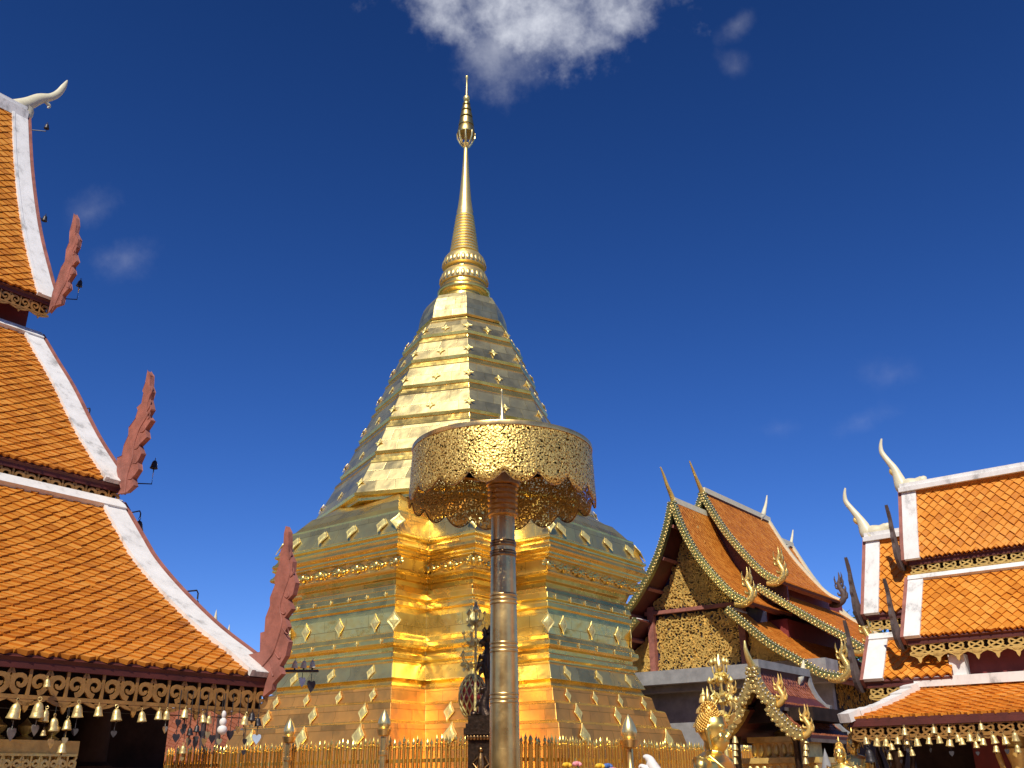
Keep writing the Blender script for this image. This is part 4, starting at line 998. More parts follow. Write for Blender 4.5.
B2 = right_roof([(872.7, 638), (870.5, 650), (868.5, 665), (866, 682)], LP, LPI, .22, hallR)
mb = MB(); B2.slab(mb, LP-.02, .4, .02, .07, 0, .1, step=.05); mb.build('white_flashing', 'white', hallR)
mb = MB(); A2.slab(mb, -.02, LR, .02, .065, 0, .07, step=.04); mb.build('white_flashing', 'white', hallR)
for z, L0, L1, w_ in ((A1.p[0][1], -.04, LR, .1), (B1.p[0][1], LP-.04, .2, .09)):
    mb = MB(); mb.box(RR+lR*((L0+L1)/2)+Z*(z+.01), lR*((L1-L0)/2), oR*(w_+.02), Z*.03); mb.box(RR+lR*((L0+L1)/2)+Z*(z+.07), lR*((L1-L0)/2-.01), oR*w_*.8, Z*.032); mb.build('ridge_cap', 'white', hallR)
for pts, P in (([(881.5, 438.7), (880.6, 446), (882, 453), (888, 461), (894, 468.5), (898, 477), (902, 486), (908, 490)], RR), ([(845.2, 488), (844.6, 495), (846, 502), (852, 509.5), (858, 517), (862.5, 524), (866.5, 532), (872, 537)], RR)):
    o = horn_finial(pts, P+Z*2, e2, [.012, .025, .035, .04, .05, .07, .1, .11], 'cream', hallR, flat=.7)
    x, y = pts[-1]; mb = MB(); q = [on_plane(x+a, y+b, P, e2) for a, b in ((-6, -2), (2, -5), (9, -7), (15, -11), (16.5, -14))]; horn(mb, q, [.1, .1, .075, .06, .02], e2, 8, .7); mb.build('horn_scroll', 'cream', o, 60)
    x, y = pts[4]; mb = MB(); q = [on_plane(x+a, y+b, P, e2) for a, b in ((3, 4), (0, 5), (-3, 3), (-3.5, 0))]; horn(mb, q, [.05, .04, .03, .01], e2, 8, .7); mb.build('horn_beak', 'lace_gold', o, 60)
eave(A1, LR, .15, hallR, 'lace_gold', pend=.09, pend_every=1, period=.2, kind='ring'); eave(A2, LR, .16, hallR, 'lace_gold', pend=.11, pend_every=1, period=.22, kind='ring')
eave(B1, .2, .15, hallR, 'lace_gold', period=.18, kind='ring', L0=LP); eave(B2, LPI, .16, hallR, 'lace_gold', period=.2, kind='ring', L0=LP)
def rear_fin(rf, L, h, wd):
    b = rf.P(L-.04, rf.T-.02, 0); q = [b+oR*(x*wd)+Z*(y*h) for x, y in smooth_curve([(-.4, -.16), (.1, -.2), (.42, -.04), (.52, .16), (.5, .3), (.56, .4), (.5, .52), (.54, .62), (.5, .76), (.56, .9), (.62, 1.06), (.5, .96), (.42, .84), (.34, .62), (.22, .42), (.06, .24), (-.2, .04)], 3)]
    mb = MB(); mb.prism([p-lR*.06 for p in q], lR*.035); o = mb.build('naga_finial', 'greywood', hallR); bv = o.modifiers.new('edge', 'BEVEL'); bv.width = .008; bv.segments = 2; bv.limit_method = 'ANGLE'
for rf, L, h in ((A1, 0, .66), (A2, 0, .66), (B1, LP, .68), (B2, LP, .68)): rear_fin(rf, L, h, .42)
# walls of the hall
sA, zA = A2.p[-1]; sB, zB = B2.p[-1]
box_wall(hallR, RR, oR, lR, -.28, .28, zA-.2, A2.p[0][1]-.05, .25, LR, 'maroon', 'upper_wall')
box_wall(hallR, RR, oR, lR, -sA+.3, sA-.3, zA-1.6, zA+.12, LPI+.02, LR, 'maroon', 'aisle_wall')
box_wall(hallR, RR, oR, lR, -.25, .25, A2.p[0][1]-.3, A1.p[-1][1]+.25, .2, LR, 'maroon', 'clerestory_wall')
box_wall(hallR, RR, oR, lR, -.36, .36, zB-.2, B1.p[-1][1]+.1, LP+.2, 2, 'maroon', 'porch_wall')
box_wall(hallR, RR, oR, lR, -sB+.5, sB-.35, 0, zB+.1, LP+.35, LR, 'darkwall', 'lower_wall')
mb = MB(); c = on_plane(960.5, 668, ER+oR*(sB-.2-(ER-RR).dot(oR)), e2); mb.box(c-Z*.02, lR*.09, oR*.12, Z*.17); mb.box(c-Z*.17, lR*.12, oR*.15, Z*.04); mb.build('white_pier', 'white', hallR)
# low cloister in front of it
EC = at_range(849, 719.5, 12.2)
clo = thing('cloister', 'low cloister at the right with a white hip ridge and bells along its fretwork', 'gallery', flat(EC))
dC = 1.15; topz = on_plane(970, 686, EC-oR*dC, e2).z; Lh = (on_plane(917, 690, EC-oR*dC, e2)-EC).dot(lR)
rfC = Roof(EC-oR*dC, oR, lR, [(0, topz), (dC*.5, EC.z+(topz-EC.z)*.44), (dC, EC.z)])
mb = MB(); mb.hasc = True
tmp = MB(); rfC.tiles(tmp, 0, LR, .135, .07, .022)
for f, c in zip(tmp.f, tmp.c):          # cut the slope along the hip
    pts = [V(tmp.v[i]) for i in f]; ctr = sum(pts, V((0, 0, 0)))/len(pts); d = (ctr-EC)
    if d.dot(lR) < Lh*min(1, max(0, -d.dot(oR)/dC))-.04: continue
    mb.poly(pts, 0, None, c)
tr = mb.build('tiled_roof', 'tile_r', clo)
def deck(n): 
    mb = MB(); a = [EC+Z*n, EC+lR*LR+Z*n, EC+lR*LR-oR*dC+Z*(topz-EC.z+n), EC+lR*Lh-oR*dC+Z*(topz-EC.z+n)]; mb.prism(a, Z*-.05); return mb
deck(-.03).build('roof_deck', 'darkred', tr)
mb = MB(); a = [EC+Z*-.02, EC+lR*Lh-oR*dC+Z*(topz-EC.z-.02), EC-oR*(2*dC)+Z*-.02]; mb.prism(a, Z*-.05); mb.build('hip_end', 'tile_r', clo)
mb = MB(); h0, h1 = EC+Z*.03-lR*.04+oR*.03, EC+lR*Lh-oR*dC+Z*(topz-EC.z+.05)
dd = (h1-h0); sd_ = dd.cross(Z).normalized(); nn = sd_.cross(dd).normalized()
for k in range(7):
    f0, f1_ = k/7, (k+1)/7; c = h0+dd*((f0+f1_)/2)-Z*.07*math.sin(PI*(f0+f1_)/2); mb.box(c, dd*(.5/7*1.03), sd_*.085, nn*.05)
mb.build('hip_ridge', 'white', clo)
mb = MB(); mb.box(h1+lR*((LR-Lh)/2)+Z*.02, lR*((LR-Lh)/2), oR*.085, Z*.055); mb.build('ridge_cap', 'white', clo)
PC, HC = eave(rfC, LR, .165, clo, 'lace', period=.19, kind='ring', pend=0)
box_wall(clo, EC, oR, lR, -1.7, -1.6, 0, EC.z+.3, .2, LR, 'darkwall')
mb = MB(); mb.box(EC-oR*.88+lR*(LR/2+.1)+Z*-.12, lR*(LR/2-.2), oR*.75, Z*.02); mb.build('ceiling', 'darkred', clo)
for L in (.35, 1.62, 2.3, 3.6):
    c = flat(EC)-oR*.35+lR*L; mb = MB(); mb.lathe(c, [(.12, 0), (.12, .3), (.07, .34), (.065, EC.z-.75), (.09, EC.z-.72), (.07, EC.z-.68), (.08, EC.z-.5), (.11, EC.z-.4), (.12, EC.z-.34), (.09, EC.z-.32), (.09, EC.z-.1)], 16); mb.build('column', 'bronze' if L != 1.62 else 'lace_gold', clo, 40)
    mb = MB()
    for sg in (1, -1): mb.tube([c+Z*(EC.z-.75)+lR*(.1*sg), c+Z*(EC.z-.55)+lR*(.16*sg), c+Z*(EC.z-.4)+lR*(.19*sg), c+Z*(EC.z-.3)+lR*(.2*sg)], [.02, .028, .03, .012], 8)
    mb.build('naga_bracket', 'bronze' if L != 1.62 else 'lace_gold', clo, 60)

# ------------------------------------------------------------------ small gilded pavilion before the hall
AS = at_range(755, 667, 15.5); SO = flat(AS)
pav = thing('small_pavilion', 'small pavilion with brown tile roofs and gilded bargeboards sheltering a tiered altar', 'pavilion', SO)
s1 = prof_px([(755, 667), (758, 679), (765, 691.5), (773, 700.7), (780.5, 703)], AS, e2, SO, -e1)
s2 = prof_px([(773, 706), (780.7, 716), (791.5, 727), (799, 732.5), (807, 734)], AS, e2, SO, -e1)
LSH = (on_plane(807, 681.5, AS, e1)-AS).dot(e2)
def pav_roof(prof, L0, L1):
    out = []
    for sg in (1, -1):
        rf = Roof(SO, -e1*sg, e2, prof); mb = MB(); rf.tiles(mb, L0+.05, L1, .1, .06, .015); tr = mb.build('tiled_roof', 'tile_s', pav)
        mb = MB(); rf.slab(mb, L0, L1, -.05, -.008); mb.build('roof_deck', 'darkred', tr); mosaic_barge(rf, L0, pav, .15, 'gilt_bargeboard', 'mosaic')
        mb = MB(); rf.slab(mb, L1-.05, L1+.05, .01, .06, step=.1); mb.build('grey_verge', 'grey', pav); out.append(rf)
    return out
q1 = pav_roof(s1, 0, LSH); q2 = pav_roof(s2, 0, LSH)
for rf in q1+q2:
    gilt_flame(rf.P(-.08, rf.T-.04, .0), Z, rf.o, .4, .2, e2, pav, 'lace_gold')
    mb = MB(); e_ = rf.P(0, rf.T, -.05); mb.box(e_+e2*(LSH/2)-rf.o*.02, e2*(LSH/2), rf.o*.02, Z*.05); mb.build('fascia_board', 'stone', pav)
for rf in q2:
    mb = MB(); rf.slab(mb, .05, LSH, .012, .04, 0, .06, step=.03); mb.build('grey_flashing', 'grey', pav)
ridge_cap(SO+Z*s1[0][1], e2, e1, -.02, LSH, pav, .07, .06, 'grey')
horn_finial([(744.5, 640.6), (745.5, 649), (748, 657), (751, 664), (754, 670)], AS, e1, [.012, .03, .045, .055, .06], 'gold_orn', pav)
horn_finial([(803.5, 660), (803, 668), (801.5, 674), (798.5, 679), (796, 681)], AS, e1, [.012, .04, .055, .08, .08], 'cream', pav)
gp2, gpts_s = gable_panel(pav, s1, s1[-1][1]-.25, .25, .1, 'darkwall', SO)
box_wall(pav, SO, -e1, e2, -.7, .7, s2[0][1]-.2, s1[-1][1]-.05, .3, LSH-.3, 'darkwall', 'clerestory_wall')
sS, zS = s2[-1]
for sg in (1, -1):
    for L in (.12, LSH-.3):
        mb = MB(); c = SO-e1*(sg*(sS-.22))+e2*L; mb.lathe(c, [(.09, 0), (.09, .3), (.06, .33), (.055, zS-.1), (.09, zS)], 12); mb.build('column', 'bronze', pav, 40)
box_wall(pav, SO, -e1, e2, -sS+.3, sS-.3, 0, zS+.1, LSH-.25, LSH-.18, 'darkwall', 'rear_wall')
altar = thing('gilded_altar', 'tiered gilded altar with rows of carved petals inside the small pavilion', 'altar', SO+e2*.9)
mb = MB(); zt = s1[-1][1]-.2; tiers_ = [(0, .8, .95), (.8, .92, 1.02), (.92, 1.15, .85), (1.15, 1.25, .95), (1.25, 1.5, .72), (1.5, 1.58, .82), (1.58, 1.8, .58), (1.8, 1.88, .66), (1.88, 2.1, .42), (2.1, 2.18, .5)]
for z0, z1, hw in tiers_: mb.box(SO+e2*.9+Z*((z0+z1)/2), e1*hw, e2*hw*.7, Z*((z1-z0)/2-.001))
ab = mb.build('altar_tiers', 'lace_gold', altar)
for z0, z1, hw in tiers_[2::2]:
    mb = MB(); n = int(hw*2/.11)
    for i in range(n+1):
        u = -hw+2*hw*i/n; mb.ball(SO+e2*(.9-hw*.7-.01)+e1*u+Z*((z0+z1)/2), .055, 8, 0, (.85, .5, (z1-z0)/.11*.9), (e1, e2, Z))
    mb.build('petal_row', 'gold_orn', ab, 60)
mb = MB(); mb.lathe(SO+e2*.9+Z*2.18, [(.16, 0), (.2, .06), (.1, .12), (.14, .2), (.05, .3), (.08, .36), (.015, .62), (0, .7)], 12); mb.build('altar_finial', 'gold_orn', altar, 50)

# ------------------------------------------------------------------ standing gilded Buddha image
def figure(name, label, P, zc, faz, mat='skin_gold', hmat='hair_gold'):
    """one continuous body (voxel union), curled hair as a child. zc: chin height"""
    t = thing(name, label, 'statue', flat(P)); F_ = V((math.sin(faz), math.cos(faz), 0)); Rt = F_.cross(Z); B = flat(P); ax = (Rt, F_, Z); ax2 = ax
    mb = MB(); c = lambda r, f, z: B+Rt*r+F_*f+Z*(zc+z)
    b = lambda r, f, z, rad_, sc=(1, 1, 1), n=20: mb.ball(c(r, f, z), rad_, n, 0, sc, ax2)
    b(0, -.005, .145, .1, (.86, 1.0, 1.12), 28); b(0, .025, .06, .074, (.9, .95, 1.05), 24); b(0, .055, .018, .034, (1.1, .8, .7))
    b(0, .085, .118, .03, (.9, .4, 1.2)); mb.tube([c(0, .088, .135), c(0, .107, .1), c(0, .112, .083)], [.011, .014, .016], 10)
    for s_ in (1, -1):
        b(s_*.012, .1, .078, .011); b(s_*.034, .083, .128, .017, (1.15, .6, .75)); b(s_*.04, .068, .083, .026, (1, .7, .9))
        mb.tube([c(s_*.014, .097, .15), c(s_*.036, .093, .158), c(s_*.058, .072, .146)], [.005, .007, .004], 8)
        mb.tube([c(s_*.084, -.0, .155), c(s_*.096, -.012, .135), c(s_*.093, -.006, .09), c(s_*.088, .004, .03), c(s_*.084, .008, .005)], [.012, .018, .014, .013, .009], 10)
    mb.tube([c(-.022, .094, .054), c(0, .104, .055), c(.022, .094, .054)], [.005, .0085, .005], 8); mb.tube([c(-.017, .092, .044), c(0, .1, .042), c(.017, .092, .044)], [.005, .009, .005], 8)
    mb.tube([c(0, -.01, .08), c(0, -.015, 0), c(0, -.02, -.09)], [.06, .055, .075], 20)
    # trunk, robe to the feet
    H = zc-.35
    rows = []
    for z, rx, ry, f in ((-.01, .07, .07, -.02), (-.035, .15, .09, -.02), (-.075, .215, .115, -.02), (-.2, .2, .14, -.01), (-.42, .165, .12, 0), (-.6, .15, .11, 0), (-.75, .175, .125, 0), (-1.0, .19, .13, 0), (-1.35, .2, .14, 0), (-H+.05, .22, .15, 0), (-H, .2, .14, 0)):
        rows.append([c(rx*math.cos(2*PI*k/32), f+ry*math.sin(2*PI*k/32), max(z, -H)) for k in range(32)])
    ids = mb.grid(rows, True); mb.cap(ids[0]); mb.cap(ids[-1][::-1])
    for s_ in (1, -1):
        mb.tube([c(s_*.2, -.02, -.075), c(s_*.25, -.02, -.14), c(s_*.26, 0, -.42), c(s_*.24, .05, -.62), c(s_*.235, .07, -.7)], [.07, .07, .05, .036, .034], 16)
        b(s_*.235, .08, -.745, .045, (.5, .9, 1.1))
        for i, (df, ln) in enumerate(((.045, .085), (.02, .095), (-.005, .09), (-.028, .072))): mb.tube([c(s_*.235, .08+df*.8, -.775), c(s_*.237, .083+df, -.775-ln*.55), c(s_*.23, .09+df, -.775-ln)], [.0115, .0105, .008], 8)
        mb.tube([c(s_*.22, .115, -.735), c(s_*.21, .14, -.77), c(s_*.207, .145, -.8)], [.013, .012, .009], 8)
    o = mb.build('body', mat, t)
    md = o.modifiers.new('union', 'REMESH'); md.mode = 'VOXEL'; md.voxel_size = .0075; md.use_smooth_shade = True
    sm = o.modifiers.new('soft', 'SMOOTH'); sm.factor = .5; sm.iterations = 3
    mb = MB(); rnd = random.Random(2); n = 560; mb.ball(c(0, -.02, .165), .1, 20, 0, (.86, 1.0, 1.0), ax)
    for i in range(n):
        z = 1-2*(i+.5)/n; a = i*2.39996; r = math.sqrt(1-z*z); x, y = r*math.cos(a), r*math.sin(a)
        if z < -.25 or (y > .25 and z < .62-.1*abs(x)) or (z < .15 and y > -.05): continue
        mb.ball(c(.089*x, -.012+.104*y, .15+.113*z), .0088, 7)
    rows = [[c(r*math.cos(2*PI*k/20), -.02+r*math.sin(2*PI*k/20), z) for k in range(20)] for r, z in ((.06, .235), (.055, .262), (.045, .285), (.03, .302), (.022, .312))]; mb.grid(rows, True)
    for i in range(60):
        f = i/60; a = i*2.4; r = .06*math.cos(f*1.3); mb.ball(c(r*math.cos(a), -.02+r*math.sin(a), .245+.065*math.sin(f*1.5)), .009, 7)
    mb.build('curled_hair', hmat, t, 60)
    mb = MB(); mb.lathe(c(0, -.02, .305), [(.024, 0), (.028, .02), (.018, .05), (.009, .08), (0, .11)], 10); mb.build('flame_finial', mat, t, 60)
    mb = MB(); mb.tube([c(.12, .12, -.13), c(.02, .14, -.28), c(-.1, .115, -.5), c(-.15, .06, -.62)], [.012, .018, .018, .012], 8); mb.tube([c(.13, -.1, -.09), c(.15, .02, -.04), c(.12, .12, -.13)], [.014, .016, .012], 8); mb.build('robe_fold', mat, t, 60)
    mb = MB(); mb.lathe(B, [(.34, 0), (.34, .12), (.28, .14), (.28, .24), (.32, .28), (.3, .33), (.24, .35)], 24); mb.build('lotus_pedestal', 'lace_gold', t, 40)
    return t
PBu = at_range(715, 752, 7.0); chin = at_range(722, 750.5, 7.0).z
bud = figure('buddha_statue', 'polished gilded Buddha statue with curled hair facing right', PBu, chin, rad(122))
for (x, y, r, sc, az, lb) in ((840, 756, 11.2, .62, 215, 'small gilded statue with pointed crown at the lower right, the nearer of two'), (853, 747, 12.6, .72, 215, 'small gilded statue with pointed crown behind the other small one, beside the dark bell')):
    p = at_range(x, y, r); c = copy_tree(bud, flat(p, p.z-(chin+.1)*sc), rotz=-(rad(az)-rad(122)), scale=sc); c['label'] = lb
    st = thing('statue_plinth', 'stone plinth under the '+('nearer' if sc < .7 else 'farther')+' small gilded statue', 'plinth', flat(p)); mb = MB(); zt = p.z-(chin+.1)*sc
    mb.box(flat(p)+Z*(zt*.5), e1*.24, e2*.24, Z*(zt*.5)); mb.box(flat(p)+Z*(zt-.05), e1*.28, e2*.28, Z*.048); mb.box(flat(p)+Z*.06, e1*.3, e2*.3, Z*.06); mb.build('plinth_block', 'stone', st)

# ------------------------------------------------------------------ gilt flower candelabra
def candelabrum(x, ytip, ybot, r, label, seed, arms=5, lv=3):
    P = at_range(x, ytip, r); B = flat(P); zt = P.z; zb = at_range(x, ybot, r).z; px_ = pxm(P); rnd = random.Random(seed)
    t = thing('gilt_candelabrum', label, 'candelabrum', B, 'gilt flower candelabra'); hgt = zt-zb
    mb = MB(); mb.lathe(B, [(.16, 0), (.17, .05), (.08, .1), (.03, .2), (.022, zb*.6), (.035, zb*.62), (.02, zb*.66), (.016, zt-.16)], 12); mb.build('stem', 'gold_orn', t, 40)
    mb = MB(); mb.lathe(B+Z*(zt-.16), [(.018, 0), (.042, .025), (.045, .05), (.03, .09), (.01, .14), (0, .165)], 12); mb.build('bud_finial', 'gold_bright', t, 60)
    for k in range(lv):
        z = zb+hgt*(.12+.62*k/max(1, lv-1)); R_ = hgt*.24*(1-.22*k)
        for j in range(arms):
            a = 2*PI*(j+.5*(k % 2))/arms+rnd.random()*.3; d = V((math.cos(a), math.sin(a), 0)); mb = MB()
            mb.tube([B+Z*(z-.05), B+d*R_*.5+Z*(z-.07), B+d*R_*.9+Z*(z-.01), B+d*R_+Z*(z+.06)], [.012, .01, .009, .008], 6)
            mb.lathe(B+d*R_+Z*(z+.05), [(.01, 0), (.024, .012), (.024, .028), (.01, .048), (0, .06)], 8)
            for m_ in range(6):
                c = B+d*(R_*(.3+.14*m_))+Z*(z-.07+rnd.uniform(-.05, .03)); u = V((rnd.uniform(-1, 1), rnd.uniform(-1, 1), rnd.uniform(-.3, 1))).normalized(); v_ = u.cross(d).normalized()
                mb.prism([c+u*.045, c+v_*.03+u*.01, c-u*.05, c-v_*.03+u*.01], u.cross(v_)*.005)
            mb.build('leafy_arm', 'gold_orn', t, 50)
    return t
candelabrum(718, 654, 716, 9.5, 'gilt flower candelabrum with leafy arms above the gilded Buddha statue', 3)
candelabrum(476, 601, 668, 13.6, 'gilt flower candelabrum with leafy arms just left of the parasol pole', 5)
# small tiered parasol beside the Buddha
P = at_range(703, 690, 8.2); t = thing('small_gilt_parasol', 'small tiered gilt parasol standing just behind the head of the gilded Buddha', 'parasol', flat(P)); px_ = pxm(P)
mb = MB(); mb.lathe(flat(P), [(.14, 0), (.14, .06), (.03, .1), (.02, P.z-.1)], 12); mb.build('pole', 'gold_orn', t, 40)
for dy, r in ((0, 0), (10, 5), (20, 9), (33, 13)):
    if not r: continue
    z = P.z-dy*px_; mb = MB(); mb.lathe(flat(P), [(.01, z+7*px_), (r*.45*px_, z+5.5*px_), (r*.9*px_, z+1.5*px_), (r*px_, z-2*px_), (r*.94*px_, z-2.2*px_), (r*.8*px_, z+.5*px_)], 20); mb.build('parasol_tier', 'lace_gold', t, 50)
mb = MB(); mb.lathe(flat(P), [(.02, P.z-.06), (.03, P.z-.04), (.012, P.z-.02), (0, P.z+.02)], 10); mb.build('finial', 'gold_orn', t, 50)

# ------------------------------------------------------------------ dark carved statue, its pedestal, the lantern
P = at_range(481, 730, 13.4); B = flat(P); px_ = pxm(P)
ped = thing('carved_pedestal', 'dark carved pedestal with a small gilt relief figure beside the parasol pole', 'pedestal', B)
zt = at_range(481, 716, 13.4).z; fd = (flat(CAM)-B).normalized(); sd_ = fd.cross(Z)
mb = MB()
for z0, z1, h in ((0, .25, .24), (.25, .35, .2), (.35, zt-.3, .165), (zt-.3, zt-.24, .2), (zt-.24, zt-.16, .225), (zt-.16, zt-.1, .2), (zt-.1, zt, .17)): mb.box(B+Z*((z0+z1)/2), sd_*h, fd*h, Z*((z1-z0)/2-.001))
mb.build('pedestal_block', 'bronze', ped)
mb = MB(); c = B+fd*.17+Z*(zt-.62)
mb.ball(c+Z*.2, .035, 10); mb.tube([c+Z*.16, c+Z*.05, c-Z*.08], [.03, .055, .05], 10)
for s_ in (1, -1): mb.tube([c+Z*.12+sd_*.05*s_, c+Z*.03+sd_*.1*s_, c-Z*.04+sd_*.04*s_+fd*.03], [.022, .02, .016], 8); mb.tube([c-Z*.08+sd_*.03*s_, c-Z*.13+sd_*.12*s_, c-Z*.15-sd_*.02*s_+fd*.02], [.035, .03, .02], 8)
mb.build('relief_figure', 'brass_dark', ped, 60)
mb = MB(); n = 9
for i in range(n):
    for zz in (zt-.27, .3): mb.ball(B+fd*.2+sd_*(-.17+.34*i/(n-1))+Z*zz, .028, 8, 0, (1, .6, 1.3), (sd_, fd, Z))
mb.build('petal_row', 'brass_dark', ped, 60)
st = thing('naga_statue', 'dark carved naga statue on the carved pedestal, half hidden by the pole', 'statue', B+Z*zt)
mb = MB(); q = lambda x, y, r_=13.4: at_range(x, y, r_); u = px_
horn(mb, [q(487, 717), q(484, 708), q(486, 697), q(489, 686), q(488, 675), q(486, 664), q(488, 652), q(489, 642)], [8*u, 5.5*u, 4.2*u, 4*u, 4.4*u, 4.2*u, 3.8*u, 4.2*u], fd, 12)
mb.ball(q(488, 638), 5.2*u, 14, 0, (1.05, 1, 1.1)); mb.tube([q(487, 640), q(482, 641.5), q(479, 643.5)], [3.6*u, 2.6*u, 1.2*u], 10); mb.tube([q(486, 643), q(482.5, 645.5), q(481, 648)], [2*u, 1.5*u, .5*u], 8)
for pts in (((488, 635), (490, 629), (489, 624)), ((486, 634), (484, 630), (485, 626)), ((487, 655), (480, 657), (477.5, 663)), ((487, 662), (479, 665), (475.5, 671)), ((486, 668), (480, 672), (479, 678)), ((487, 688), (481, 690), (479, 696)), ((486, 700), (479, 702), (475, 708)), ((490, 660), (496, 664), (498, 670)), ((489, 690), (495, 694), (497, 700))):
    mb.tube([q(*p) for p in pts], [3*u, 2.4*u, .4*u], 8)
for x in (474, 482, 490, 497): mb.ball(q(x, 714), 4*u, 10, 0, (1, 1, .8))
o = mb.build('body', 'bronze', st); md = o.modifiers.new('union', 'REMESH'); md.mode = 'VOXEL'; md.voxel_size = .011; md.use_smooth_shade = True
PL = at_range(473, 697, 14.2); px_ = pxm(PL); lan = thing('lattice_lantern', 'red and gold lattice lantern, egg shaped, behind the dark carved pedestal', 'lantern', flat(PL))
rr_ = 14*px_; hh_ = 22*px_
mb = MB(); mb.ball(PL, 1, 24, 0, (rr_*.93, rr_*.93, hh_*.95)); o = mb.build('lantern_shell', 'red_lacquer', lan, 60)
mb = MB()
for k in range(14):
    for sg in (1, -1):
        pts = []
        for i in range(13):
            b_ = -PI/2*.92+PI*.92*i/12; a = 2*PI*k/14+sg*i*.16; pts.append(PL+V((rr_*math.cos(b_)*math.cos(a), rr_*math.cos(b_)*math.sin(a), hh_*math.sin(b_))))
        mb.tube(pts, .012, 5)
mb.build('gilt_lattice', 'gold_orn', lan, 60)
mb = MB(); mb.lathe(PL, [(rr_*1.0, -.03), (rr_*1.03, 0), (rr_*1.0, .03)], 24); mb.build('lantern_band', 'red_lacquer', lan, 60)
mb = MB(); mb.lathe(flat(PL), [(.15, 0), (.15, .05), (.035, .1), (.03, PL.z-hh_*.9), (.12, PL.z-hh_*.86), (.1, PL.z-hh_*.8)], 12); mb.build('lantern_stand', 'bronze', lan, 40)

# ------------------------------------------------------------------ offerings along the bottom edge
fl = at_range(592, 764, 10); t = thing('flower_offering', 'colourful flower offering in a tall vase before the right fence', 'flowers', flat(fl))
mb = MB(); mb.lathe(flat(fl), [(.16, 0), (.2, .2), (.12, fl.z-.5), (.2, fl.z-.3), (.18, fl.z-.3)], 16); mb.build('vase', 'brass', t, 50)
for i, (x, y, mt) in enumerate(((567, 764, 'yellow_petal'), (577, 763, 'pink_petal'), (600, 765, 'yellow_petal'), (608, 765, 'blue_petal'), (586, 770, 'white_petal'), (571, 770, 'pink_petal'), (613, 769, 'pink_petal'))):
    p = at_range(x, y+2.5, 10+random.uniform(-.1, .1)); mb = MB()
    for k in range(9):
        a = 2*PI*k/9; d = V((math.cos(a), math.sin(a)*.6, .35+.3*(k % 2))).normalized(); mb.ball(p+d*.026, .024, 7, 0, (1, .45, .8), (d, d.cross(Z).normalized(), d.cross(d.cross(Z)).normalized()))
    mb.ball(p+Z*.02, .02, 8); fo = mb.build('flower', mt, t, 60)
    mb = MB(); mb.tube([p, (p+flat(fl, p.z-.3))/2+Z*.02, flat(fl, fl.z-.4)], .006, 5); mb.build('stalk', 'green', fo)
wp = at_range(648, 768, 11); t = thing('white_curl_ornament', 'white curled ornament on a slim stand before the right fence', 'ornament', flat(wp))
mb = MB(); horn(mb, [at_range(x, y, 11) for x, y in ((656, 772), (652, 765), (650, 760), (646, 757), (643, 757))], [.07, .06, .045, .03, .008], fd, 8); horn(mb, [at_range(x, y, 11) for x, y in ((652, 771), (645, 768), (641, 766), (639, 768))], [.05, .035, .02, .008], fd, 8); mb.build('curl', 'white_petal', t, 60)
mb = MB(); mb.lathe(flat(wp), [(.12, 0), (.12, .04), (.025, .08), (.025, wp.z-.04)], 10); mb.build('stand', 'brass', t, 40)
sp = at_range(824.5, 748, 11.5); t = thing('grey_pinnacle', 'small grey pointed pinnacle under the pavilion eave', 'pinnacle', flat(sp)); mb = MB()
mb.lathe(flat(sp), [(.2, 0), (.2, .3), (.13, .34), (.14, sp.z-.5), (.17, sp.z-.42), (.12, sp.z-.33), (.06, sp.z-.22), (.03, sp.z-.1), (0, sp.z)], 14); mb.build('pinnacle_body', 'grey', t, 40)
mb = MB(); mb.lathe(flat(sp), [(.15, sp.z-.47), (.185, sp.z-.43), (.15, sp.z-.39)], 14); mb.build('ring', 'grey', t, 50)

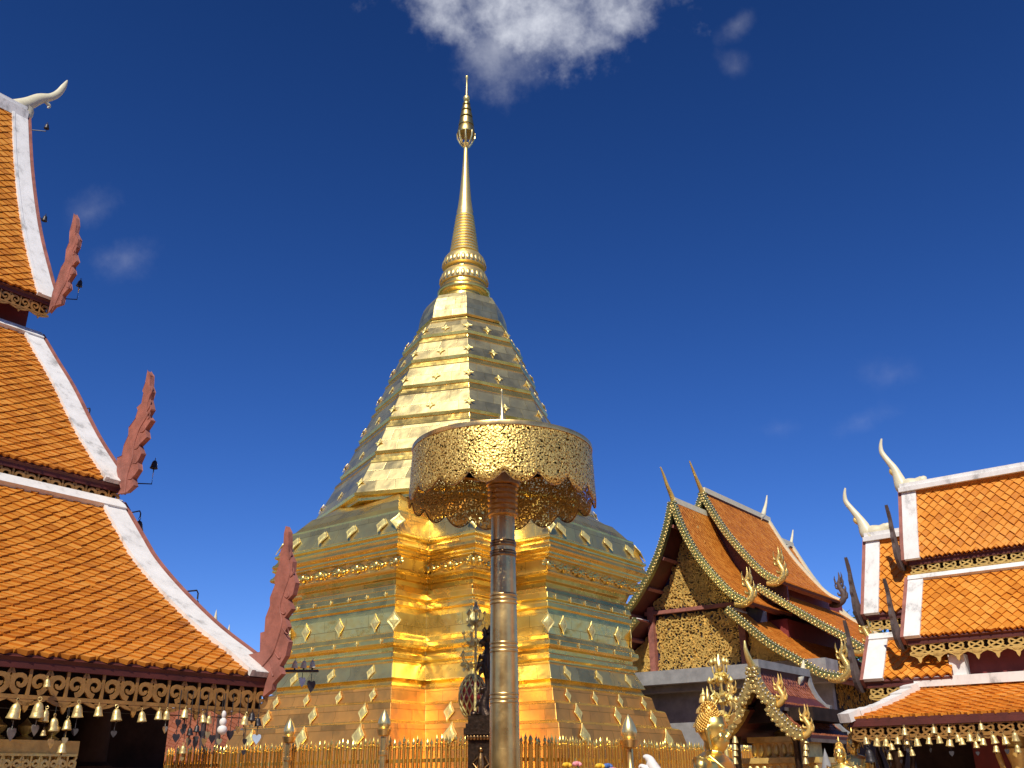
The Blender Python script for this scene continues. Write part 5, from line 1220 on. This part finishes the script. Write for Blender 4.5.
# ------------------------------------------------------------------ bells
def heart(mb, c, r, nrm, side, mi=0):
    pts = [(0, -.25*1.2), (.28, -.5), (.55, -.42), (.62, -.1), (.45, .3), (0, .85), (-.45, .3), (-.62, -.1), (-.55, -.42), (-.28, -.5)]
    mb.prism([c+side*(x*r)-Z*(y*r) for x, y in pts], nrm*(r*.06))
BELLP = {}
def bell(x, y, P, n, size, label, group, ztop=None, leaf=None, mat='bell', leafmat='leaf_gold', bracket=None, dz=None, rot=None):
    """x, y: picture position of the bell's middle in the vertical plane (P, n); size: bell width in pixels"""
    c = on_plane(x, y, P, n); r = size*pxm(c)/2; t = thing('hanging_bell', label, 'bell', c, group)
    key = mat
    if key not in BELLP:
        mb = MB(); mb.lathe(V((0, 0, 0)), [(.8, -1.2), (1.02, -1.25), (1.05, -1.15), (.92, -.9), (.8, -.3), (.7, .3), (.52, .72), (.25, .95), (.12, 1.0), (.12, 1.15), (0, 1.2)], 16)
        b = mb.build('bell_body', mat, t, 50, local=True); BELLP[key] = [b, None]
        mb = MB(); mb.tube([V((.28*math.cos(a), 0, 1.42+.28*math.sin(a))) for a in [2*PI*k/12 for k in range(13)]], .07, 6); h_ = mb.build('hanger_ring', mat, b, 50, local=True); BELLP[key][1] = h_
        mb = MB(); mb.tube([V((0, 0, -.9)), V((0, 0, -1.7))], .05, 5); mb.ball(V((0, 0, -1.45)), .2, 8); mb.build('clapper', 'bell_dark', b, 50, local=True)
    else: b = copy_tree(BELLP[key][0], V((0, 0, 0)), parent=t)
    b.scale = (r, r, r); b.rotation_euler = (random.uniform(-.12, .12), random.uniform(-.12, .12), random.uniform(0, 3))
    top = c+Z*(r*1.65)
    if bracket is not None:
        mb = MB(); a = bracket; mid = V((top.x, top.y, max(a.z, top.z)+.05)); mb.tube([a, a*.7+mid*.3+Z*.03, a*.1+mid*.9+Z*.03, mid, top], .008, 6) if a.z > c.z-r else mb.tube([a, V((c.x, c.y, a.z)), c-Z*r], .008, 6); mb.build('iron_bracket', 'wire', t, 60)
    elif ztop is not None and ztop > top.z:
        mb = MB(); mb.tube([top, V((top.x, top.y, ztop))], .0022, 5); mb.build('wire', 'wire', t)
    if leaf:
        mb = MB(); side = (n.cross(Z)*math.cos(.5)+n*math.sin(random.uniform(-.9, .9))).normalized(); cl = c-Z*(r*leaf[0]); mb.tube([c-Z*r*1.5, cl+Z*(r*leaf[1]*.3)], .003, 5); heart(mb, cl, r*leaf[1], side.cross(Z), side); mb.build('heart_leaf', leafmat, t)
    return t
ORDN = ['first', 'second', 'third', 'fourth', 'fifth', 'sixth', 'seventh', 'eighth', 'ninth', 'tenth', 'eleventh', 'twelfth', 'thirteenth', 'fourteenth', 'fifteenth', 'sixteenth', 'seventeenth', 'eighteenth', 'nineteenth', 'twentieth']
PLb = PE+oL*.07; zlow = PE.z-.2
BL = [(15.3, 710, 12, (3.2, 1.4), 'leaf_grey', 'large brass bell with grey heart leaf, leftmost under the left eave'), (38.3, 709, 12, (2.8, 1.2), 'leaf_grey', 'large tilted brass bell with pale heart leaf near the left frame edge'),
      (45, 715, 9, None, 0, 'brass bell just behind the large tilted bell under the left eave'), (47.4, 682.5, 6.5, None, 0, 'small pale bell hanging in front of the left eave fretwork'), (53.7, 723.5, 10, (3.2, 1.3), 'leaf_gold', 'brass bell on a long wire with olive heart leaf under the left eave'),
      (43.5, 732, 5, None, 0, 'tiny brass bell low between the grey heart and the olive heart'), (67.3, 724, 8, (3.4, 1.2), 'leaf_gold', 'brass bell at the top of a hanging string of two bells'), (62.2, 747.5, 8, (3, 1.3), 'leaf_gold', 'lowest brass bell with bright heart leaf, at the bottom of the string'),
      (78, 710, 10, (3.6, 1), 'leaf_dark', 'brass bell under the left eave between the bell string and the small bell'), (98.7, 710.5, 8, None, 0, 'small brass bell alone under the left eave, before the dark wall'), (116.5, 714, 9.5, (3.4, .9), 'leaf_dark', 'brass bell hanging midway along the left eave'),
      (142, 716, 8, None, 0, 'narrow tall brass bell right of the eave middle'), (159, 714.5, 7, None, 0, 'yellowish bell, left one of the touching pair under the left eave'), (166.6, 714.5, 7, (3.4, 1.2), 'leaf_grey', 'whitish bell, right one of the touching pair under the left eave'), (185, 713, 7.5, (4, 1.1), 'leaf_dark', 'brass bell between the touching pair and the leaning pair'),
      (203, 718, 6.5, (4, 1.4), 'leaf_dark', 'leaning bell left of the white paper tassel under the left eave'), (209, 719, 6, (4.2, 1.6), 'leaf_gold', 'bell nearest the left side of the white paper tassel'), (245, 719.5, 7.5, (3.4, 1.1), 'leaf_dark', 'grey brass bell with two dark leaves near the eave corner'), (252, 716, 6.5, (2.6, .9), 'leaf_gold', 'bright bell near the eave corner beside the dark ribbed bell'),
      (258, 721.5, 6.5, None, 0, 'dark ribbed bell at the very corner of the left eave'), (183, 749, 6, (2.6, 1), 'leaf_gold', 'white bell hanging low among dark leaves above the fence'), (190, 731, 6, (3, 1.3), 'leaf_dark', 'dull bell half way down the cluster of dark leaves'), (197, 728, 5.5, (3.2, 1.5), 'leaf_dark', 'dull bell at the right of the cluster of dark leaves')]
for x, y, sz, lf, lm, lb in BL: bell(x, y, PLb, e1, sz*1.12, lb, 'bells under the left eave', zlow-.06, lf, 'bell_dark' if 'dark ribbed' in lb or 'dull' in lb else 'bell', lm or 'leaf_gold')
# hanging leaves, tags and the white tassel
def tag_leaf(x, y, size, mat, label, P=PLb, n=e1, kind='heart', ztop=None):
    c = on_plane(x, y, P, n); r = size*pxm(c)*.8; t = thing('hanging_leaf', label, 'leaf charm', c, 'leaf charms among the bells'); side = (n.cross(Z)*1+n*random.uniform(-.5, .5)).normalized()
    mb = MB(); heart(mb, c, r, side.cross(Z), side); mb.build('charm_plate', mat, t)
    mb = MB(); mb.tube([c+Z*r*.3, V((c.x, c.y, ztop if ztop else zlow+.1))], .003, 5); mb.build('wire', 'wire', t)
for i, (x, y, sz, m, lb) in enumerate(((230, 734, 9, 'leaf_dark', 'dark heart charm right of the white tassel'), (212, 738, 8, 'leaf_dark', 'dark pointed charm left of the white tassel'), (244.5, 741, 6, 'leaf_dark', 'small dark charm below the grey brass bell'), (243.5, 752, 5, 'leaf_dark', 'lowest tiny dark charm near the eave corner'), (256.5, 738, 9, 'leaf_blue', 'pale blue charm hanging at the eave corner'),
        (165, 729, 6.5, 'leaf_gold', 'olive charm under the touching pair of bells'), (176, 737, 8, 'leaf_dark', 'dark charm at the left of the low cluster'), (188, 741, 8, 'leaf_gold', 'dull gold charm in the middle of the low cluster'), (195, 743, 9, 'leaf_dark', 'dark charm in the middle of the low cluster'), (204, 741, 7, 'leaf_gold', 'gold charm beside the dark pointed charm'), (219, 741, 6, 'leaf_gold', 'gold charm below the white tassel'), (238, 729, 7, 'leaf_gold', 'golden charm between dark heart and grey bell'), (178, 722, 7, 'leaf_dark', 'dark charm high in the low cluster'), (184, 727, 8, 'leaf_dark', 'dark charm under the single brass bell'))):
    tag_leaf(x, y, sz, m, lb)
c = on_plane(223, 722, PLb, e1); u = pxm(c); t = thing('paper_tassel', 'white paper tassel of stacked balls hanging under the left eave', 'tassel', c)
for dy, r, k in ((7, 2.6, 1.5), (0, 3.6, 1.2), (-7.5, 5, .95)):
    mb = MB(); mb.ball(c+Z*(dy*u), r*u, 14, 0, (1, 1, k)); mb.build('paper_ball', 'paper', t, 60)
mb = MB(); mb.tube([c+Z*10*u, V((c.x, c.y, zlow+.1))], .004, 5); mb.build('wire', 'wire', t)
# thin line that carries the bells
mb = MB(); mb.tube([PE-oL*.05+Z*-.27, PE-oL*.05+lL*2+Z*-.285, PE-oL*.05+lL*4.5+Z*-.27], .004, 5); tag(mb.build('bell_line', 'wire', None, origin=PE), 'thin wire strung along the left eave behind the bells', 'wire')
# dark bells on iron brackets along the verge of the left hall
for x, y, sz, k, tt, lf, lb in ((47, 126, 5, 0, .06, None, 'small dark bell below the horn finial of the left hall'), (45, 218, 5.5, 0, .52, None, 'small dark bell on an iron arm beside the topmost roof tier'), (80, 283, 6, 0, .98, (2.6, 1.3), 'dark bell with pale leaf beside the topmost naga finial'), (49, 348, 5.5, 1, .08, (2.2, .7), 'dark bell at the top of the middle roof tier'),
                       (88.5, 419, 6.5, 1, .55, None, 'dark bell on the verge of the middle roof tier'), (154.5, 464, 7.5, 1, .98, (2.8, 1.2), 'dark bell with olive leaf beside the middle naga finial'), (139, 525, 9, 2, .06, (2.2, .6), 'large dark bell on a bent iron arm above the lowest roof tier'), (197, 603, 5, 2, .5, None, 'tiny dark bell half way down the lowest verge')):
    rf = roofsL[k]; P_ = EL+e2*.25; c = on_plane(x, y, P_, e2); a = rf.P(-.04, tt*rf.T, .0)
    bell(x, y, P_, e2, sz, lb, 'dark bells along the left verge', None, lf, 'bell_dark', 'leaf_gold', bracket=a)
# bells on a bar by the lowest naga finial
Pb = EL+e2*.4; a = on_plane(283, 672, EL, e2); b0, b1 = on_plane(286, 671, Pb, e1), on_plane(318, 671, Pb, e1)
t = thing('bell_bar', 'short dark bar reaching out from the lowest naga finial with bells on it', 'bracket', a); mb = MB(); mb.tube([a, b0, b1], .012, 6); mb.build('bar', 'wire', t, 60)
for x, lb in ((295, 'pale bell standing at the left of the three on the short bar'), (304, 'pale bell in the middle of the three on the short bar'), (312.5, 'pale bell at the right of the three on the short bar')):
    bell(x, 664, Pb, e1, 6.5, lb, 'bells on the short bar', None, None, 'cream', bracket=on_plane(x, 671, Pb, e1))
zb_ = b0.z
tag_leaf(302, 681, 9, 'leaf_blue', 'pale blue charm hanging from the short bar', Pb, e1, ztop=zb_); tag_leaf(311, 685, 11, 'leaf_dark', 'dark charm hanging from the short bar beside the blue one', Pb, e1, ztop=zb_)
# bells of the right cloister
PRb = PC-oR*.0; zr = PC.z-.12
BR = [(904.5, 731, 6, 0), (933.7, 729.5, 5.5, 0), (949, 729.5, 5, 0), (981, 726, 5.5, 0), (866, 740, 6, 0), (877, 741.5, 6.5, 0), (886, 742, 6, 1), (891.5, 746, 5.5, 0), (897.6, 740, 6, 0), (906.4, 741, 5.5, 1), (917, 741.5, 6.5, 0), (929, 740, 6, 1), (939, 739, 6, 0), (949.7, 741.5, 7, 1), (957.7, 737.5, 6, 0), (961.5, 740.5, 6, 0), (969.7, 737, 6.5, 0), (979, 737, 6, 0), (983, 741, 6, 0), (976, 744, 5.5, 1), (993.7, 738.5, 7, 0), (996, 748, 6, 0), (1005, 739.5, 7, 1), (1015, 736, 7, 0), (1017.5, 748, 6, 0), (889.6, 756, 5, 1), (912, 752, 5, 0), (900, 753, 5, 1)]
hi = sorted([b for b in BR if b[1] < 733]); mid = sorted([b for b in BR if 733 <= b[1] < 745]); lo = sorted([b for b in BR if b[1] >= 745])
for grp, nm in ((hi, 'before the right fretwork'), (mid, 'under the right fretwork'), (lo, 'in the low right row')):
    for i, (x, y, sz, lf) in enumerate(grp):
        w_ = 'with heart leaf ' if lf else ''; bell(x, y, PRb+oR*(.1 if grp is hi else .05), e2, sz*1.1, 'brass bell %s%s, %s from the left' % (w_, nm, ORDN[i]), 'bells of the right cloister', zr+(.1 if grp is hi else 0), (2.8, 1) if lf else None, 'bell', 'leaf_dark')
bell(869.6, 755, PRb+oR*.1, e2, 11, 'large dark bell hanging at the left end of the right cloister', 'bells of the right cloister', zr, None, 'bell_dark')
# strings of small bells at the pavilion columns
for (x, lb) in ((805.5, 'string of pale bells at the right front column of the pavilion'), (735, 'string of pale bells at the left front column of the pavilion')):
    t = thing('bell_string', lb, 'bell string', at_range(x, 737, 15.2), 'bell strings of the pavilion')
    for y in (739, 746, 752, 760):
        c = at_range(x, y, 15.2); r = 3.2*pxm(c); mb = MB(); mb.lathe(c, [(r*.8, -r*1.2), (r, -r*1.1), (r*.75, -r*.2), (r*.5, r*.7), (0, r)], 10); mb.build('string_bell', 'bell', t, 50)
    mb = MB(); mb.tube([at_range(x, 735, 15.2), at_range(x, 762, 15.2)], .006, 5); mb.build('wire', 'wire', t)

# ------------------------------------------------------------------ gilt offering table under the left eave
PT = PE-oL*.55; cT = flat(on_plane(8, 750, PT, e1)); zT = on_plane(8, 739, PT, e1).z
t = thing('carved_table', 'carved gilt offering table at the lower left corner under the eave', 'table', cT)
mb = MB(); mb.box(cT+Z*(zT-.06), lL*.42, oL*.2, Z*.05); mb.box(cT+Z*(zT-.16), lL*.37, oL*.17, Z*.045); mb.box(cT+Z*(zT-.22), lL*.4, oL*.19, Z*.014); mb.box(cT+Z*((zT-.24)/2), lL*.34, oL*.15, Z*((zT-.24)/2)); tb = mb.build('table_body', 'lace_gold', t)
mb = MB(); lace_strip(mb, .8, .14, lace_map(cT+lL*-.4+oL*.2+Z*(zT-.1), lL, oL), .03, .14, .05, 0, 1); mb.build('carved_apron', 'gold_orn', t)
for i in range(4):
    mb = MB(); p = cT+lL*(-.3+.2*i)+Z*(zT-.01); mb.lathe(p, [(.05, 0), (.06, .02), (.02, .04), (.05, .07), (.06, .1), (.03, .12), (.0, .16)], 10); mb.build('gilt_offering', 'gold_orn', t, 50)

# ------------------------------------------------------------------ far trees and pinnacles
def tree(x, ytop, r, hw, label, seed, n=1500):
    P = at_range(x, ytop, r); B = flat(P); h_ = P.z; rnd = random.Random(seed); t = thing('leafy_tree', label, 'tree', B, 'trees beyond the temple')
    mb = MB(); mb.tube([B, B+V((.1, 0, h_*.35)), B+V((-.1, .1, h_*.6)), B+V((.1, 0, h_*.85))], [.3, .22, .15, .05], 8)
    for k in range(7):
        a = rnd.random()*6.28; z = h_*rnd.uniform(.4, .7); d = V((math.cos(a), math.sin(a), .7)); mb.tube([B+Z*z, B+Z*z+d*hw*.5, B+Z*z+d*hw*.8+Z*.3], [.1, .06, .02], 6)
    mb.build('trunk', 'bark', t, 60)
    mb = MB(); cl = [(B+V((rnd.gauss(0, hw*.45), rnd.gauss(0, hw*.45), h_*rnd.uniform(.5, .93))), rnd.uniform(.35, .6)*hw) for _ in range(14)]+[(B+Z*(h_-hw*.3), hw*.3)]
    for i in range(n):
        c, rr = rnd.choice(cl); d = V((rnd.gauss(0, 1), rnd.gauss(0, 1), rnd.gauss(0, 1))).normalized(); p = c+d*rr*rnd.random()**.4; u = V((rnd.gauss(0, 1), rnd.gauss(0, 1), rnd.gauss(0, 1))).normalized(); v_ = u.cross(d).normalized(); s_ = rnd.uniform(.1, .2)
        mb.poly([p-u*s_, p-v_*s_*.5, p+u*s_, p+v_*s_*.5])
    mb.build('crown', 'foliage', t)
tree(861, 612, 42, 1.5, 'small leafy tree peeping between the gabled hall and the right hall', 4)
for x, y0, lb in ((216.5, 609, 'slim pale spire tip rising beyond the left verge, the taller one'), (229.5, 624, 'slim pale spire tip rising beyond the left verge, the shorter one')):
    P = at_range(x, y0, 36); t = thing('slim_spire', lb, 'spire', flat(P)); h_ = P.z
    mb = MB(); mb.lathe(flat(P), [(.3, 0), (.3, 1), (.09, 1.1), (.09, h_-2.4), (.16, h_-2.3), (.2, h_-2)], 12); mb.build('shaft', 'greywood', t, 40)
    mb = MB(); mb.lathe(flat(P), [(.2, h_-2), (.12, h_-1.4), (.15, h_-1.2), (.06, h_-.7), (.1, h_-.55), (.02, h_-.1), (0, h_)], 12); mb.build('spire_tip', 'cream', t, 50)
